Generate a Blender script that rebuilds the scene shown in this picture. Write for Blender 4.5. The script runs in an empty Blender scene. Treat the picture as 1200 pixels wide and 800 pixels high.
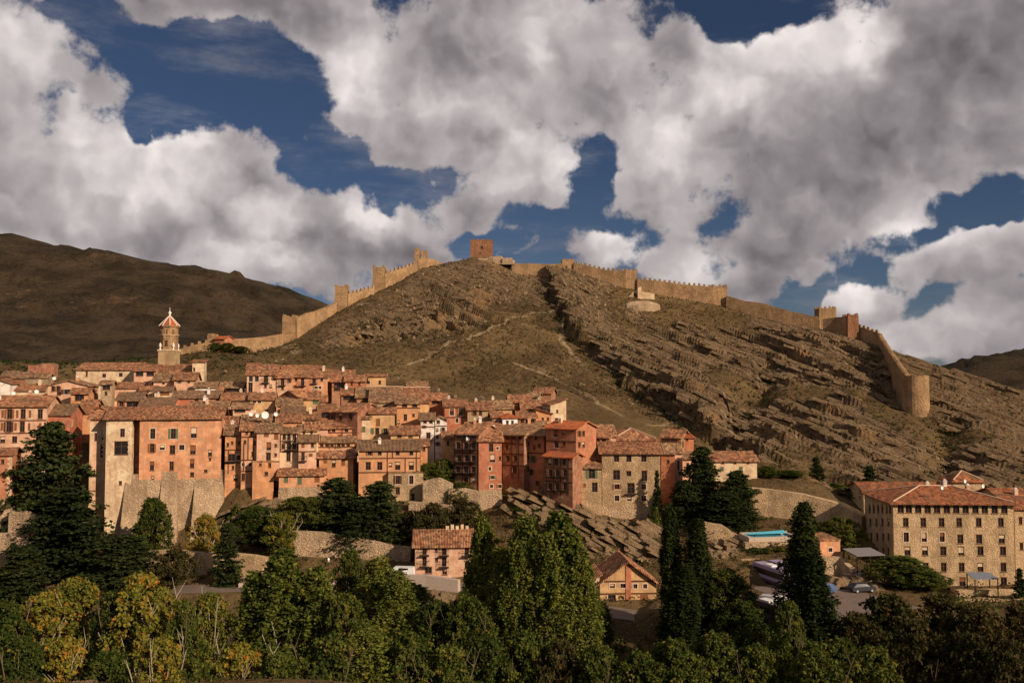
import bpy, math, random
import numpy as np
from mathutils import Vector, Matrix

# ------------------------------------------------------------------ camera
SC = bpy.context.scene
COL = SC.collection
F = 1066.7; PITCH = math.atan(50/F)
CP, SP = math.cos(PITCH), math.sin(PITCH)
cam = bpy.data.cameras.new('camera'); cam.lens = 32; cam.sensor_width = 36
cam.clip_start = 0.5; cam.clip_end = 12000
camo = bpy.data.objects.new('camera', cam); COL.objects.link(camo)
camo.location = (0, 0, 0); camo.rotation_euler = (math.pi/2+PITCH, 0, 0)
SC.camera = camo

def ray(px, py):
    a = (px-600)/F; b = (400-py)/F
    return Vector((a, CP-b*SP, SP+b*CP))
def P(px, py, Y):
    """point of the place that is Y metres in front of the viewpoint and seen at px,py of the photograph"""
    d = ray(px, py); return d*(Y/d.y)
def pix(v):
    yc = v.y*CP+v.z*SP; zc = -v.y*SP+v.z*CP
    return 600+F*v.x/yc, 400-F*zc/yc

# ------------------------------------------------------------------ light
SUN = Vector((0.65, -0.58, 0.44)).normalized()
EL = math.asin(SUN.z); ROT = math.atan2(SUN.x, SUN.y)
sl = bpy.data.lights.new('sun', 'SUN'); sl.energy = 5.0; sl.angle = math.radians(0.5); sl.color = (1.0, 0.81, 0.61)
so = bpy.data.objects.new('sun', sl); COL.objects.link(so)
so.rotation_euler = SUN.to_track_quat('Z', 'Y').to_euler()
SC.view_settings.view_transform = 'Standard'; SC.view_settings.look = 'None'
SC.view_settings.exposure = 0.07; SC.view_settings.gamma = 1.0
SC.cycles.max_bounces = 4; SC.cycles.diffuse_bounces = 2; SC.cycles.glossy_bounces = 2
SC.cycles.transmission_bounces = 2; SC.cycles.transparent_max_bounces = 4

class NT:
    """small node-tree writer"""
    def __init__(s, nt): s.nt = nt; s.L = nt.links
    def n(s, t, **kw):
        o = s.nt.nodes.new(t)
        for k, v in kw.items(): setattr(o, k, v)
        return o
    def put(s, sock, v):
        if v is None: return
        if hasattr(v, 'links') or hasattr(v, 'is_linked'): s.L.new(v, sock)
        else: sock.default_value = v
    def m(s, op, a, b=None, c=None, clamp=False):
        o = s.n('ShaderNodeMath', operation=op, use_clamp=clamp)
        s.put(o.inputs[0], a); s.put(o.inputs[1], b); s.put(o.inputs[2], c)
        return o.outputs[0]
    def v(s, op, a, b=None):
        o = s.n('ShaderNodeVectorMath', operation=op)
        s.put(o.inputs[0], a); s.put(o.inputs[1], b)
        return o.outputs['Value'] if op in ('LENGTH', 'DOT_PRODUCT', 'DISTANCE') else o.outputs[0]
    def noise(s, vec, scale, detail=4, rough=.55, dist=0, col=False, lac=2.0):
        o = s.n('ShaderNodeTexNoise'); s.put(o.inputs['Vector'], vec)
        o.inputs['Scale'].default_value = scale; o.inputs['Detail'].default_value = detail
        o.inputs['Roughness'].default_value = rough; o.inputs['Distortion'].default_value = dist
        o.inputs['Lacunarity'].default_value = lac
        return o.outputs['Color' if col else 'Fac']
    def step(s, x, a, b, lo=0., hi=1.):
        o = s.n('ShaderNodeMapRange', interpolation_type='SMOOTHSTEP')
        s.put(o.inputs[0], x)
        for i, q in enumerate((a, b, lo, hi)): o.inputs[i+1].default_value = q
        return o.outputs[0]
    def mix(s, f, a, b, mode='MIX'):
        o = s.n('ShaderNodeMix', data_type='RGBA', blend_type=mode)
        s.put(o.inputs[0], f)
        for i, q in ((6, a), (7, b)):
            if isinstance(q, (tuple, list)): q = (*q[:3], 1)
            s.put(o.inputs[i], q)
        return o.outputs[2]
    def mapv(s, vec, sc=(1, 1, 1), rot=(0, 0, 0)):
        o = s.n('ShaderNodeMapping'); s.put(o.inputs[0], vec)
        o.inputs['Rotation'].default_value = rot; o.inputs['Scale'].default_value = sc
        return o.outputs[0]

W = bpy.data.worlds.new('World'); SC.world = W; W.use_nodes = True
wt = W.node_tree; wt.nodes.clear(); w = NT(wt)
tc = w.n('ShaderNodeTexCoord').outputs['Generated']
sky = w.n('ShaderNodeTexSky', sky_type='NISHITA', sun_disc=False)
sky.sun_elevation = EL; sky.sun_rotation = ROT; sky.air_density = 1.0; sky.dust_density = 0.2; sky.ozone_density = 4.0
sky.altitude = 1200
# clouds: soft lumps with a direction, a breadth and a height each, broken up by noise
warp = w.v('SUBTRACT', w.noise(tc, 5.0, 3, .6, col=True), (.5, .5, .5))
warp2 = w.v('SUBTRACT', w.noise(tc, 22.0, 3, .6, col=True), (.5, .5, .5))
def scaled(vv, k):
    o = w.n('ShaderNodeVectorMath', operation='SCALE'); w.put(o.inputs[0], vv); o.inputs['Scale'].default_value = k
    return o.outputs[0]
tw = w.v('ADD', w.v('ADD', tc, scaled(warp, .085)), scaled(warp2, .03))
def lump(px, py, rx, ry, gain=1.0):
    c = ray(px, py).normalized()
    d = w.v('MULTIPLY', w.v('SUBTRACT', tw, tuple(c)), (F/rx, F/rx, F/ry))
    return w.m('MULTIPLY', w.m('SUBTRACT', 1.0, w.v('LENGTH', d)), gain)
def maxof(lst):
    r = lst[0]
    for q in lst[1:]: r = w.m('SMOOTH_MAX', r, q, .25)
    return r
BODY = [(0,60,55,95),(60,200,130,85),(235,185,85,72),(130,270,230,75),(320,285,140,75),(455,285,110,48),
        (105,95,50,26,.45),
        (230,-10,220,50),(380,25,110,35),(560,70,190,110),(660,50,120,85),(790,55,50,28,.8),(510,150,130,50),(620,190,85,58),(560,250,70,50,.6),
        (450,235,120,20,.2),
        (850,165,135,75),(940,110,125,90),(1120,60,190,130),(960,230,170,70),(1020,175,170,88),(1180,130,120,80),(900,290,120,45),(760,220,60,55),
        (725,297,52,30),(790,310,70,32),(870,335,70,30),(1010,350,52,38),(1160,288,100,36),(1120,390,110,34),(1190,385,80,60)]
dens = maxof([lump(*b) for b in BODY])
HOLES = [(290,100,120,80),(180,85,90,40),(148,160,20,30),(700,215,40,85),(400,180,45,40),(580,285,60,20),(890,25,95,42),(1165,225,110,30,1.1),(1085,268,60,28,.9),(1040,312,36,20,.7),(925,345,50,22,.9),(640,262,90,22,.6),(440,222,90,30,.5),(400,205,80,26),(650,260,60,16)]
hole = maxof([lump(*b) for b in HOLES])
infr = w.step(w.v('DOT_PRODUCT', tc, tuple(ray(600, 300).normalized())), .74, .86)
base = w.m('SUBTRACT', w.m('MULTIPLY', w.m('SUBTRACT', w.noise(tc, 2.3, 3), .47), 4.), w.m('MULTIPLY', infr, 3.0))
dens = w.m('MAXIMUM', dens, base)
dens = w.m('SUBTRACT', dens, w.m('MAXIMUM', w.m('MULTIPLY', hole, .85), 0.0))
def puffs(vec, scale, detail=2., rough=.5):
    o = w.n('ShaderNodeTexVoronoi', feature='F1', normalize=True); w.put(o.inputs['Vector'], vec)
    o.inputs['Scale'].default_value = scale; o.inputs['Detail'].default_value = detail; o.inputs['Roughness'].default_value = rough
    return w.m('SUBTRACT', 1.0, o.outputs['Distance'])
fb = w.noise(tc, 14.0, 7, .64)
tp = w.v('ADD', tc, scaled(warp2, .06))
pf = puffs(tp, 11.0)
dens = w.m('ADD', dens, w.m('MULTIPLY', w.m('SUBTRACT', fb, .5), 1.75))
dens = w.m('ADD', dens, w.m('MULTIPLY', w.m('SUBTRACT', pf, .72), 1.9))
alpha = w.m('MAXIMUM', w.step(dens, -.08, .22), w.m('MULTIPLY', w.step(w.noise(w.mapv(tc, (2., 2., 7.)), 3.0, 6, .65), .44, .75), .35))
WHITE = [(15,60,40,55,.9),(90,190,80,60,.75),(210,180,70,60,.8),(130,235,90,40,.9),(320,258,45,32,1.2),(290,300,80,32,.9),(445,262,60,22,.7),
         (420,70,45,60,.6),(620,190,75,50,1.0),(560,120,90,40,.35),(850,130,70,50,.8),(930,75,80,42,1.1),(1000,60,45,45,1.1),(790,180,60,60,.65),
         (735,293,45,24,1.2),(800,310,50,20,.6),(1010,335,40,26,.9),(1130,262,80,30,.6),(1140,385,80,26,.7),(650,30,90,40,.45),(60,290,80,20,.5)]
wh = maxof([lump(*b) for b in WHITE])
wh = w.m('MAXIMUM', wh, w.m('SUBTRACT', w.m('MULTIPLY', w.m('SUBTRACT', w.noise(tc, 3.1, 3), .5), 4.), w.m('MULTIPLY', infr, 3.0)))
toward = tuple(Vector((.016, 0, .016)))
relief = w.m('ADD', w.m('MULTIPLY', w.m('SUBTRACT', w.noise(tw, 9.0, 3, .6), w.noise(w.v('ADD', tw, toward), 9.0, 3, .6)), .9),
             w.m('MULTIPLY', w.m('SUBTRACT', pf, puffs(w.v('ADD', tp, tuple(Vector((.013, 0, .013)))), 11.0)), 1.3))
edge = w.step(dens, .05, 1.0, .22, -.06)
br = w.m('ADD', w.m('ADD', w.step(wh, -.5, .75, .17, .72), relief), edge)
br = w.m('ADD', br, w.m('MULTIPLY', w.m('SUBTRACT', w.noise(tw, 4.2, 3, .5), .5), .38))
br = w.m('ADD', br, w.m('MULTIPLY', w.m('SUBTRACT', fb, .5), .5), clamp=True)
cr = w.n('ShaderNodeValToRGB'); w.put(cr.inputs[0], br)
e = cr.color_ramp.elements
e[0].position = 0; e[0].color = (.14, .122, .13, 1); e[1].position = 1; e[1].color = (.88, .81, .785, 1)
q = e.new(.3); q.color = (.28, .25, .258, 1); q = e.new(.62); q.color = (.49, .445, .44, 1)
SKYK = 0.038
bl = w.mix(1.0, sky.outputs[0], (.75, .72, .78), 'MULTIPLY')
scaledsky = scaled(bl, SKYK)
comb = w.mix(alpha, scaledsky, cr.outputs[0])
bg = w.n('ShaderNodeBackground'); w.put(bg.inputs[0], comb); bg.inputs[1].default_value = 1.0
w.L.new(bg.outputs[0], w.n('ShaderNodeOutputWorld').inputs[0])
# ------------------------------------------------------------------ helpers
RNG = random.Random(11)
def tag(o, label=None, cat=None, group=None, kind=None):
    if label: o['label'] = label
    if cat: o['category'] = cat
    if group: o['group'] = group
    if kind: o['kind'] = kind
    return o
class MB:
    """collects polygons, links them as ONE mesh object"""
    def __init__(s): s.v = []; s.f = []; s.mi = []
    def poly(s, pts, m=0):
        i = len(s.v); s.v += [tuple(p) for p in pts]; s.f.append(tuple(range(i, i+len(pts)))); s.mi.append(m)
    def hexa(s, p, m=0):
        """8 corners: 4 of the bottom, 4 of the top, both counter-clockwise"""
        i = len(s.v); s.v += [tuple(q) for q in p]
        for f in ((3,2,1,0),(4,5,6,7),(0,1,5,4),(1,2,6,5),(2,3,7,6),(3,0,4,7)): s.f.append(tuple(i+k for k in f)); s.mi.append(m)
    def box(s, x0, x1, y0, y1, z0, z1, m=0):
        s.hexa([(x0,y0,z0),(x1,y0,z0),(x1,y1,z0),(x0,y1,z0),(x0,y0,z1),(x1,y0,z1),(x1,y1,z1),(x0,y1,z1)], m)
    def tube(s, a, b, ra, rb, n=6, m=0, cap=True):
        a, b = Vector(a), Vector(b); d = (b-a).normalized()
        u = d.orthogonal().normalized(); w_ = d.cross(u); i = len(s.v)
        for c, r in ((a, ra), (b, rb)):
            for k in range(n):
                t = 2*math.pi*k/n; s.v.append(tuple(c+(u*math.cos(t)+w_*math.sin(t))*r))
        for k in range(n): s.f.append((i+k, i+(k+1)%n, i+n+(k+1)%n, i+n+k)); s.mi.append(m)
        if cap: s.f.append(tuple(i+n+k for k in range(n))); s.mi.append(m); s.f.append(tuple(i+n-1-k for k in range(n))); s.mi.append(m)
    def lathe(s, cx, cy, prof, n=24, m=0, ph=0.):
        i = len(s.v)
        for r, z in prof:
            for k in range(n):
                t = 2*math.pi*(k+ph)/n; s.v.append((cx+r*math.cos(t), cy+r*math.sin(t), z))
        for j in range(len(prof)-1):
            for k in range(n):
                s.f.append((i+j*n+k, i+j*n+(k+1)%n, i+(j+1)*n+(k+1)%n, i+(j+1)*n+k)); s.mi.append(m)
        s.f.append(tuple(i+(len(prof)-1)*n+k for k in range(n))); s.mi.append(m)
    def mesh(s, name, mats, smooth=False):
        me = bpy.data.meshes.new(name); me.from_pydata(s.v, [], s.f); 
        for q in (mats if isinstance(mats, (list, tuple)) else [mats]): me.materials.append(q)
        if max(s.mi, default=0) > 0: me.polygons.foreach_set('material_index', s.mi)
        if smooth: me.polygons.foreach_set('use_smooth', [True]*len(s.f))
        me.update(); return me
    def build(s, name, mats, parent=None, smooth=False):
        return link(name, s.mesh(name, mats, smooth), parent)
def link(name, me, parent=None):
    o = bpy.data.objects.new(name, me); COL.objects.link(o)
    if parent: o.parent = parent
    return o
def empty(name, loc, rz=0.):
    o = bpy.data.objects.new(name, None); COL.objects.link(o); o.location = loc; o.rotation_euler = (0, 0, rz)
    o.empty_display_size = .5; return o
KIDS = {}
def children(o):
    return [c for c in bpy.data.objects if c.parent == o]

# value noise in numpy
_r = np.random.RandomState(5); _T = _r.rand(256, 256)
def vnoise(x, y):
    xi = np.floor(x).astype(int); yi = np.floor(y).astype(int); fx = x-xi; fy = y-yi
    fx = fx*fx*(3-2*fx); fy = fy*fy*(3-2*fy)
    a = _T[xi & 255, yi & 255]; b = _T[(xi+1) & 255, yi & 255]; c = _T[xi & 255, (yi+1) & 255]; d = _T[(xi+1) & 255, (yi+1) & 255]
    return (a*(1-fx)+b*fx)*(1-fy)+(c*(1-fx)+d*fx)*fy
def fbm(x, y, oct=4, gain=.5):
    s = 0.; a = 1.; t = 0.
    for k in range(oct): s = s+a*vnoise(x+17.3*k, y+9.1*k); t += a; a *= gain; x = x*2.03; y = y*2.03
    return s/t
def sstep(x, a, b):
    t = np.clip((x-a)/(b-a), 0, 1); return t*t*(3-2*t)
def segdist(X, Y, pts):
    """distance to a polyline in plan and signed side (+ = right of its course)"""
    best = np.full(X.shape, 1e9); side = np.zeros(X.shape)
    for (x0, y0), (x1, y1) in zip(pts[:-1], pts[1:]):
        dx, dy = x1-x0, y1-y0; L = dx*dx+dy*dy
        t = np.clip(((X-x0)*dx+(Y-y0)*dy)/L, 0, 1); ex = X-x0-t*dx; ey = Y-y0-t*dy
        d = np.hypot(ex, ey); sd = (ex*dy-ey*dx)
        k = d < best; best = np.where(k, d, best); side = np.where(k, np.sign(sd), side)
    return best, side
class RBF:
    def __init__(s, pts, smooth=0.):
        a = np.array(pts, float); s.c = a[:, :2]; n = len(a)
        K = s.k(s.c, s.c)+np.eye(n)*smooth; Q = np.hstack([np.ones((n, 1)), s.c])
        A = np.block([[K, Q], [Q.T, np.zeros((3, 3))]])
        s.w = np.linalg.solve(A, np.concatenate([a[:, 2], np.zeros(3)]))
    @staticmethod
    def k(a, b):
        r2 = ((a[:, None, :]-b[None, :, :])**2).sum(-1)/1e4; return .5*r2*np.log(r2+1e-12)
    def __call__(s, X, Y):
        sh = X.shape; p = np.stack([X.ravel(), Y.ravel()], 1); out = np.empty(len(p)); n = len(s.c)
        for i in range(0, len(p), 20000):
            q = p[i:i+20000]; out[i:i+20000] = s.k(q, s.c)@s.w[:n]+s.w[n]+q@s.w[n+1:]
        return out.reshape(sh)

# ------------------------------------------------------------------ materials
def mat(name, rough=.9, spec=.2):
    m = bpy.data.materials.new(name); m.use_nodes = True; nt = m.node_tree; nt.nodes.clear(); t = NT(nt)
    b = t.n('ShaderNodeBsdfPrincipled'); b.inputs['Roughness'].default_value = rough
    b.inputs['Specular IOR Level'].default_value = spec
    t.L.new(b.outputs[0], t.n('ShaderNodeOutputMaterial').inputs[0]); return m, t, b
def bump(t, b, h, strength=.5, dist=.1):
    o = t.n('ShaderNodeBump'); o.inputs['Strength'].default_value = strength; o.inputs['Distance'].default_value = dist
    t.put(o.inputs['Height'], h); t.L.new(o.outputs[0], b.inputs['Normal'])
def simple(name, c, rough=.8, spec=.2, metal=0., var=.15, scale=3.):
    m, t, b = mat(name, rough, spec); b.inputs['Metallic'].default_value = metal
    g = t.n('ShaderNodeNewGeometry').outputs['Position']
    f = t.noise(g, scale, 4)
    t.L.new(t.mix(f, tuple(x*(1-var) for x in c), tuple(min(1, x*(1+var)) for x in c)), b.inputs['Base Color']); return m
def plaster(name, c, c2=None, stain=.5):
    """lime plaster: blotches, rain streaks, flaked patches"""
    m, t, b = mat(name, .95, .1)
    g = t.n('ShaderNodeNewGeometry').outputs['Position']
    c2 = c2 or tuple(x*.55 for x in c)
    f = t.step(t.noise(g, .35, 6, .65), .42, .6)
    col = t.mix(t.m('MULTIPLY', f, stain), c, c2)
    st = t.step(t.noise(t.mapv(g, (1.6, 1.6, .12)), 1.0, 4, .6), .50, .66)
    col = t.mix(t.m('MULTIPLY', st, .45), col, tuple(x*.5 for x in c))
    fl = t.step(t.noise(g, .9, 6, .72), .51, .57)
    col = t.mix(t.m('MULTIPLY', fl, .55), col, (.36, .23, .14))
    li = t.step(t.noise(t.v('ADD', g, (31., 7., 5.)), .5, 5, .7), .50, .60)
    col = t.mix(t.m('MULTIPLY', li, .45), col, tuple(min(.8, x*1.45+.03) for x in c))
    ob = t.n('ShaderNodeObjectInfo').outputs['Random']
    col = t.mix(t.m('MULTIPLY', ob, .22), col, (.52, .30, .16))
    n2 = t.noise(g, 6., 3, .7)
    col = t.mix(.3, col, t.mix(n2, (.0, .0, .0), (1, 1, 1)), 'SOFT_LIGHT')
    t.L.new(col, b.inputs['Base Color']); bump(t, b, t.noise(g, 3., 5, .7), .5, .12); return m
def stone(name, c, c2, mortar, size=.5):
    """rubble masonry"""
    m, t, b = mat(name, .95, .1)
    g = t.n('ShaderNodeNewGeometry').outputs['Position']
    gv = t.mapv(g, (1/size, 1/size, 1.7/size))
    gw = t.v('ADD', gv, t.noise(gv, 1.2, 2, col=True))
    vo = t.n('ShaderNodeTexVoronoi'); t.put(vo.inputs['Vector'], gw); vo.inputs['Scale'].default_value = 1.
    ve = t.n('ShaderNodeTexVoronoi', feature='DISTANCE_TO_EDGE'); t.put(ve.inputs['Vector'], gw); ve.inputs['Scale'].default_value = 1.
    sep = t.n('ShaderNodeSeparateColor'); t.put(sep.inputs[0], vo.outputs['Color'])
    col = t.mix(sep.outputs[0], c, c2)
    col = t.mix(t.step(ve.outputs[0], .0, .07, .8, 0.), col, mortar)
    big = t.step(t.noise(g, .25, 6, .7), .46, .58)
    col = t.mix(t.m('MULTIPLY', t.step(t.noise(t.mapv(g, (.5, .5, .05)), 1.0, 4, .6), .5, .62), .35), col, tuple(x*.5 for x in c))
    col = t.mix(t.m('MULTIPLY', big, .55), col, tuple(x*.55 for x in c))
    t.L.new(col, b.inputs['Base Color'])
    bump(t, b, t.m('ADD', t.step(ve.outputs[0], 0, .25), t.noise(g, 5., 3)), .8, .14); return m
def tiles(name, c, c2, dark):
    """barrel tile roof: courses down the slope, each tile its own tone, lichen"""
    m, t, b = mat(name, .95, .1)
    o = t.n('ShaderNodeTexCoord').outputs['Object']
    ob = t.n('ShaderNodeObjectInfo').outputs['Random']
    gv = t.mapv(o, (2.2, 1.5, 1.5))
    vo = t.n('ShaderNodeTexVoronoi'); t.put(vo.inputs['Vector'], gv); vo.inputs['Scale'].default_value = 1.; vo.inputs['Randomness'].default_value = .45
    sep = t.n('ShaderNodeSeparateColor'); t.put(sep.inputs[0], vo.outputs['Color'])
    col = t.mix(t.step(sep.outputs[0], .1, .9), c, c2)
    col = t.mix(t.step(sep.outputs[1], .58, .8, 0, .8), col, dark)
    lich = t.step(t.noise(t.n('ShaderNodeNewGeometry').outputs['Position'], .45, 5, .65), .47, .6)
    col = t.mix(t.m('MULTIPLY', lich, .6), col, (.20, .125, .075))
    col = t.mix(t.m('MULTIPLY', ob, .35), col, dark)
    t.L.new(col, b.inputs['Base Color'])
    wv = t.n('ShaderNodeTexWave', wave_type='BANDS', bands_direction='X'); t.put(wv.inputs['Vector'], o); wv.inputs['Scale'].default_value = 1.1
    wv.inputs['Distortion'].default_value = .6
    bump(t, b, t.m('ADD', wv.outputs['Fac'], t.m('MULTIPLY', sep.outputs[2], .5)), 1.0, .16); return m
M = {}
M['pink'] = plaster('pink_plaster', (.61, .275, .145))
M['rose'] = plaster('rose_plaster', (.66, .37, .245), stain=.4)
M['red'] = plaster('red_plaster', (.42, .135, .07))
M['orange'] = plaster('orange_plaster', (.60, .265, .12))
M['ochre'] = plaster('ochre_plaster', (.56, .335, .155))
M['cream'] = plaster('cream_plaster', (.66, .47, .30), stain=.35)
M['white'] = plaster('white_plaster', (.80, .72, .64), (.6, .5, .42), stain=.3)
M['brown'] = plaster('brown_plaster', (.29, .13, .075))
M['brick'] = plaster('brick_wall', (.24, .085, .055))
M['beige'] = stone('beige_masonry', (.52, .345, .185), (.62, .43, .25), (.46, .33, .21), .45)
M['rubble'] = stone('rubble_stone', (.43, .295, .18), (.54, .385, .24), (.36, .245, .15), .65)
M['convent'] = stone('pale_ashlar', (.62, .42, .23), (.70, .49, .29), (.55, .37, .21), .4)
M['castle'] = stone('castle_stone', (.36, .22, .112), (.44, .275, .145), (.28, .165, .088), .9)
M['castle2'] = stone('red_castle_stone', (.33, .16, .085), (.26, .12, .065), (.22, .11, .06), 1.)
M['roof'] = tiles('clay_tiles', (.45, .17, .08), (.64, .33, .17), (.14, .06, .035))
M['roofr'] = tiles('red_brown_tiles', (.40, .125, .055), (.55, .23, .10), (.15, .055, .03))
M['roof2'] = tiles('weathered_tiles', (.38, .19, .095), (.60, .37, .20), (.13, .07, .04))
M['roof3'] = tiles('new_orange_tiles', (.60, .17, .06), (.52, .14, .05), (.34, .09, .04))
M['roofg'] = tiles('grey_brown_tiles', (.30, .155, .085), (.38, .23, .13), (.13, .075, .045))
M['wood'] = simple('dark_wood', (.085, .035, .018))
M['wood2'] = simple('brown_shutter', (.22, .085, .035))
M['green'] = simple('green_shutter', (.10, .14, .07))
M['frame'] = simple('window_wood', (.16, .075, .04))
M['wframe'] = simple('pale_surround', (.60, .44, .32))
M['glass'] = simple('window_glass', (.018, .014, .014), .25, .5)
M['iron'] = simple('iron_railing', (.02, .017, .016), .6)
M['cap'] = simple('white_mortar', (.72, .62, .55))
M['ridge'] = simple('pale_ridge_mortar', (.52, .36, .24))
M['canvas'] = simple('white_canvas', (.8, .76, .72))
# ------------------------------------------------------------------ the ground
ctl = []
def C_(px, py, Y): v = P(px, py, Y); ctl.append((v.x, v.y, v.z))
def CW(x, y, z): ctl.append((x, y, z))
# ridge of the castle hill (wall feet and skyline)
RIDGE = [(180,424,330),(240,414,332),(300,413,336),(338,402,342),(365,385,352),(399,364,366),(425,350,374),(446,341,381),(470,330,388),(493,316,396),
         (521,309,402),(550,303,408),(578,303,410),(602,318,406),(658,325,402),(700,331,399),(740,338,395),(800,350,390),(843,358,385),(900,375,376),
         (960,388,366),(1000,397,356),(1030,405,347),(1050,414,338),(1087,429,332),(1140,443,328),(1200,455,324),(1300,470,318)]
for p in RIDGE:
    C_(*p); v = P(*p); CW(v.x*1.14, v.y+62, v.z-26); CW(v.x*1.3, v.y+150, v.z*.2-45)
# slope of the hill
for p in [(560,350,372),(560,400,330),(560,430,305),(560,455,285),(640,360,368),(640,400,335),(640,440,300),(650,470,270),(700,350,385),(700,400,342),(700,450,300),(720,485,262),
          (800,375,368),(800,420,330),(800,460,297),(800,500,262),(810,530,238),(900,395,355),(900,440,312),(900,480,282),(900,520,250),(900,560,218),
          (1000,430,322),(1000,470,286),(1000,510,256),(1000,550,228),(1000,580,212),(1072,482,283),(1090,520,252),(1100,560,225),(1150,470,298),(1150,510,262),(1150,550,234),(1150,575,218),
          (1250,500,285),(1250,560,235),(460,360,362),(460,390,335),(460,420,305),(500,340,378),(400,395,335),(380,415,312),(350,420,306),(300,425,300),(260,428,292),(1035,440,312)]:
    C_(*p)
# the town's slope (ground between and under the houses)
def town_z(Y): return -26.7+(Y-190)*.31
for Y in (205, 225, 245, 262):
    for x in (-150, -110, -75, -45, -15, 12): CW(x*(Y/230), Y, town_z(Y)+(3 if x > 0 else 0)*(Y > 220))
for p in [(150,600,195),(60,560,195),(0,560,195),(-60,560,195),(700,545,215),(760,545,215),(850,560,205),(930,566,200)]: C_(*p)
for x, Y, z in [(-190,230,-10),(-230,260,-2),(-210,300,8),(-160,300,6),(-120,285,3),(-90,280,2),(-300,300,8)]: CW(x, Y, z)
# foot of the front row, terraces, rocks
for p in [(-60,640,172),(0,628,172),(60,625,178),(120,637,184),(200,638,186),(262,626,186),(280,574,190),(305,575,190),(330,586,190),(300,612,184),(345,592,187),(400,592,187),(455,592,188),(500,590,189),(560,604,188),(600,596,186),
          (640,590,187),(672,592,188),(705,604,189),(770,612,188),(820,600,189),(868,612,186),(925,622,182),(985,620,182),(1040,660,170),
          (100,680,164),(180,678,165),(260,676,166),(340,668,168),(345,628,177),(420,632,177),(480,640,176),(560,640,176),(400,668,167),(470,672,165),(520,676,163),(590,670,165),(610,645,173),(680,650,170),(740,655,171),(790,650,172),
          (840,655,166),(880,650,168),(880,634,173),(928,634,173),(975,655,162),(1000,662,160),
          (0,700,160),(100,700,156),(250,692,158),(400,692,157),(480,692,157),(560,690,157),
          (683,716,148),(770,716,148),(730,690,156),(860,700,148),(900,700,148),(960,690,150),(1000,690,150),(900,735,132),(870,720,138),(980,715,142),
          (1047,694,164),(1190,694,160),(1290,694,156),(1120,640,185),(1250,640,185),(1140,712,146),(1250,712,144)]:
    C_(*p)
for x in (-110, -70, -30, 10, 40, 75, 110):
    CW(x, 128, -39.5); CW(x*.9, 110, -41); CW(x*.8, 92, -40)
    CW(x*.7, 73, -33)
# the spur the camera stands on
for px in (-100, 150, 300, 420, 600, 800, 1100):
    C_(px, (814 if px < 300 else 806) if px < 500 else 826, 58 if px < 500 else 52)
for x in (-110, -60, -20, 20, 60, 110): CW(x, 20, -9.6-abs(x)*.02); CW(x, 40, -15.8 if x < 0 else -17.2); CW(x, 0, -2.2); CW(x, -40, 4)
for x, y, z in [(-420,600,-30),(0,620,-30),(420,600,-30),(-400,100,-36),(400,100,-36),(-420,300,12),(420,300,-8),(-300,180,-24),(-250,400,-5),(300,180,-32)]: CW(x, y, z)
seen = set(); cc = []
for c in ctl:
    k = (round(c[0]/2.5), round(c[1]/2.5))
    if k not in seen: seen.add(k); cc.append(c)
rbf = RBF(cc, 1e-4)

def pl(pts): return [(P(*p).x, P(*p).y) for p in pts]
CLIFF = pl([(648,345,388),(655,372,366),(672,400,345),(700,425,325),(740,450,302),(780,478,282),(815,505,262),(845,530,243)])
GUL = [pl([(905,430,325),(880,470,292),(868,510,262),(862,540,238)]), pl([(1105,490,275),(1112,530,248),(1100,560,226)]), pl([(985,405,345),(1040,440,312),(1060,475,290)])]
CLIFF2 = pl([(425,392,338),(460,385,344),(500,380,348),(520,372,355)])
PATHS = [pl([(655,372,362),(658,400,340),(680,432,314)]), pl([(480,430,300),(520,408,322),(600,375,356),(655,370,366)]),
         pl([(330,402,336),(350,408,326),(345,420,310)]), pl([(600,430,308),(650,445,298),(690,460,284),(730,480,264)]), pl([(762,500,258),(785,492,266),(800,500,262)])]
RIDGEXY = pl([p for p in RIDGE if 240 <= p[0] <= 1030]+[(1031,392,346),(1046,415,320),(1064,440,289)])
def strata(X, Y, Z, rock):
    wob = (fbm(X/60, Y/60, 2)-.5)*12+(fbm(X/14, Y/14, 2)-.5)*.9
    u = Z+.56*X+.10*Y+wob
    h = 0.
    brk = fbm(X/14+50, Y/14, 3)
    for P_, A, s in ((8.5, 3.9, 0), (3.3, 2.0, 31), (1.6, .75, 77)):
        q = u/P_; fr = q-np.floor(q)
        cell = _T[(np.floor(q).astype(int)) & 255, (np.floor((X*.85-Y*.52)/(9+P_*3)+s+_T[np.floor(q).astype(int) & 255, 3]*9).astype(int)) & 255]
        h = h+A*(np.where(fr > .14, 1-(fr-.14)/.86, fr/.14)-.5)*(.25+1.1*cell)
    return h*rock*(.45+.55*sstep(brk, .25, .6))
ROAD = [P(*p) for p in [(90,694,158),(150,691,159),(270,688,160),(380,684,161),(455,677,163),(540,686,159),(640,705,150),(760,722,143),(870,714,141)]]
LOT = [P(862,713,141), P(940,703,145), P(1015,694,151)]
def flatten(X, Y, Z):
    for line, hw, fall in ((ROAD, 3.6, 3.), (LOT, 12., 4.)):
        for a, b in zip(line[:-1], line[1:]):
            dx, dy = b.x-a.x, b.y-a.y; tt = np.clip(((X-a.x)*dx+(Y-a.y)*dy)/(dx*dx+dy*dy), 0, 1)
            d = np.hypot(X-a.x-tt*dx, Y-a.y-tt*dy); zz = a.z+(b.z-a.z)*tt-.15
            f = 1-sstep(d, hw, hw+fall); Z = Z*(1-f)+zz*f
    return Z
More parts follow.
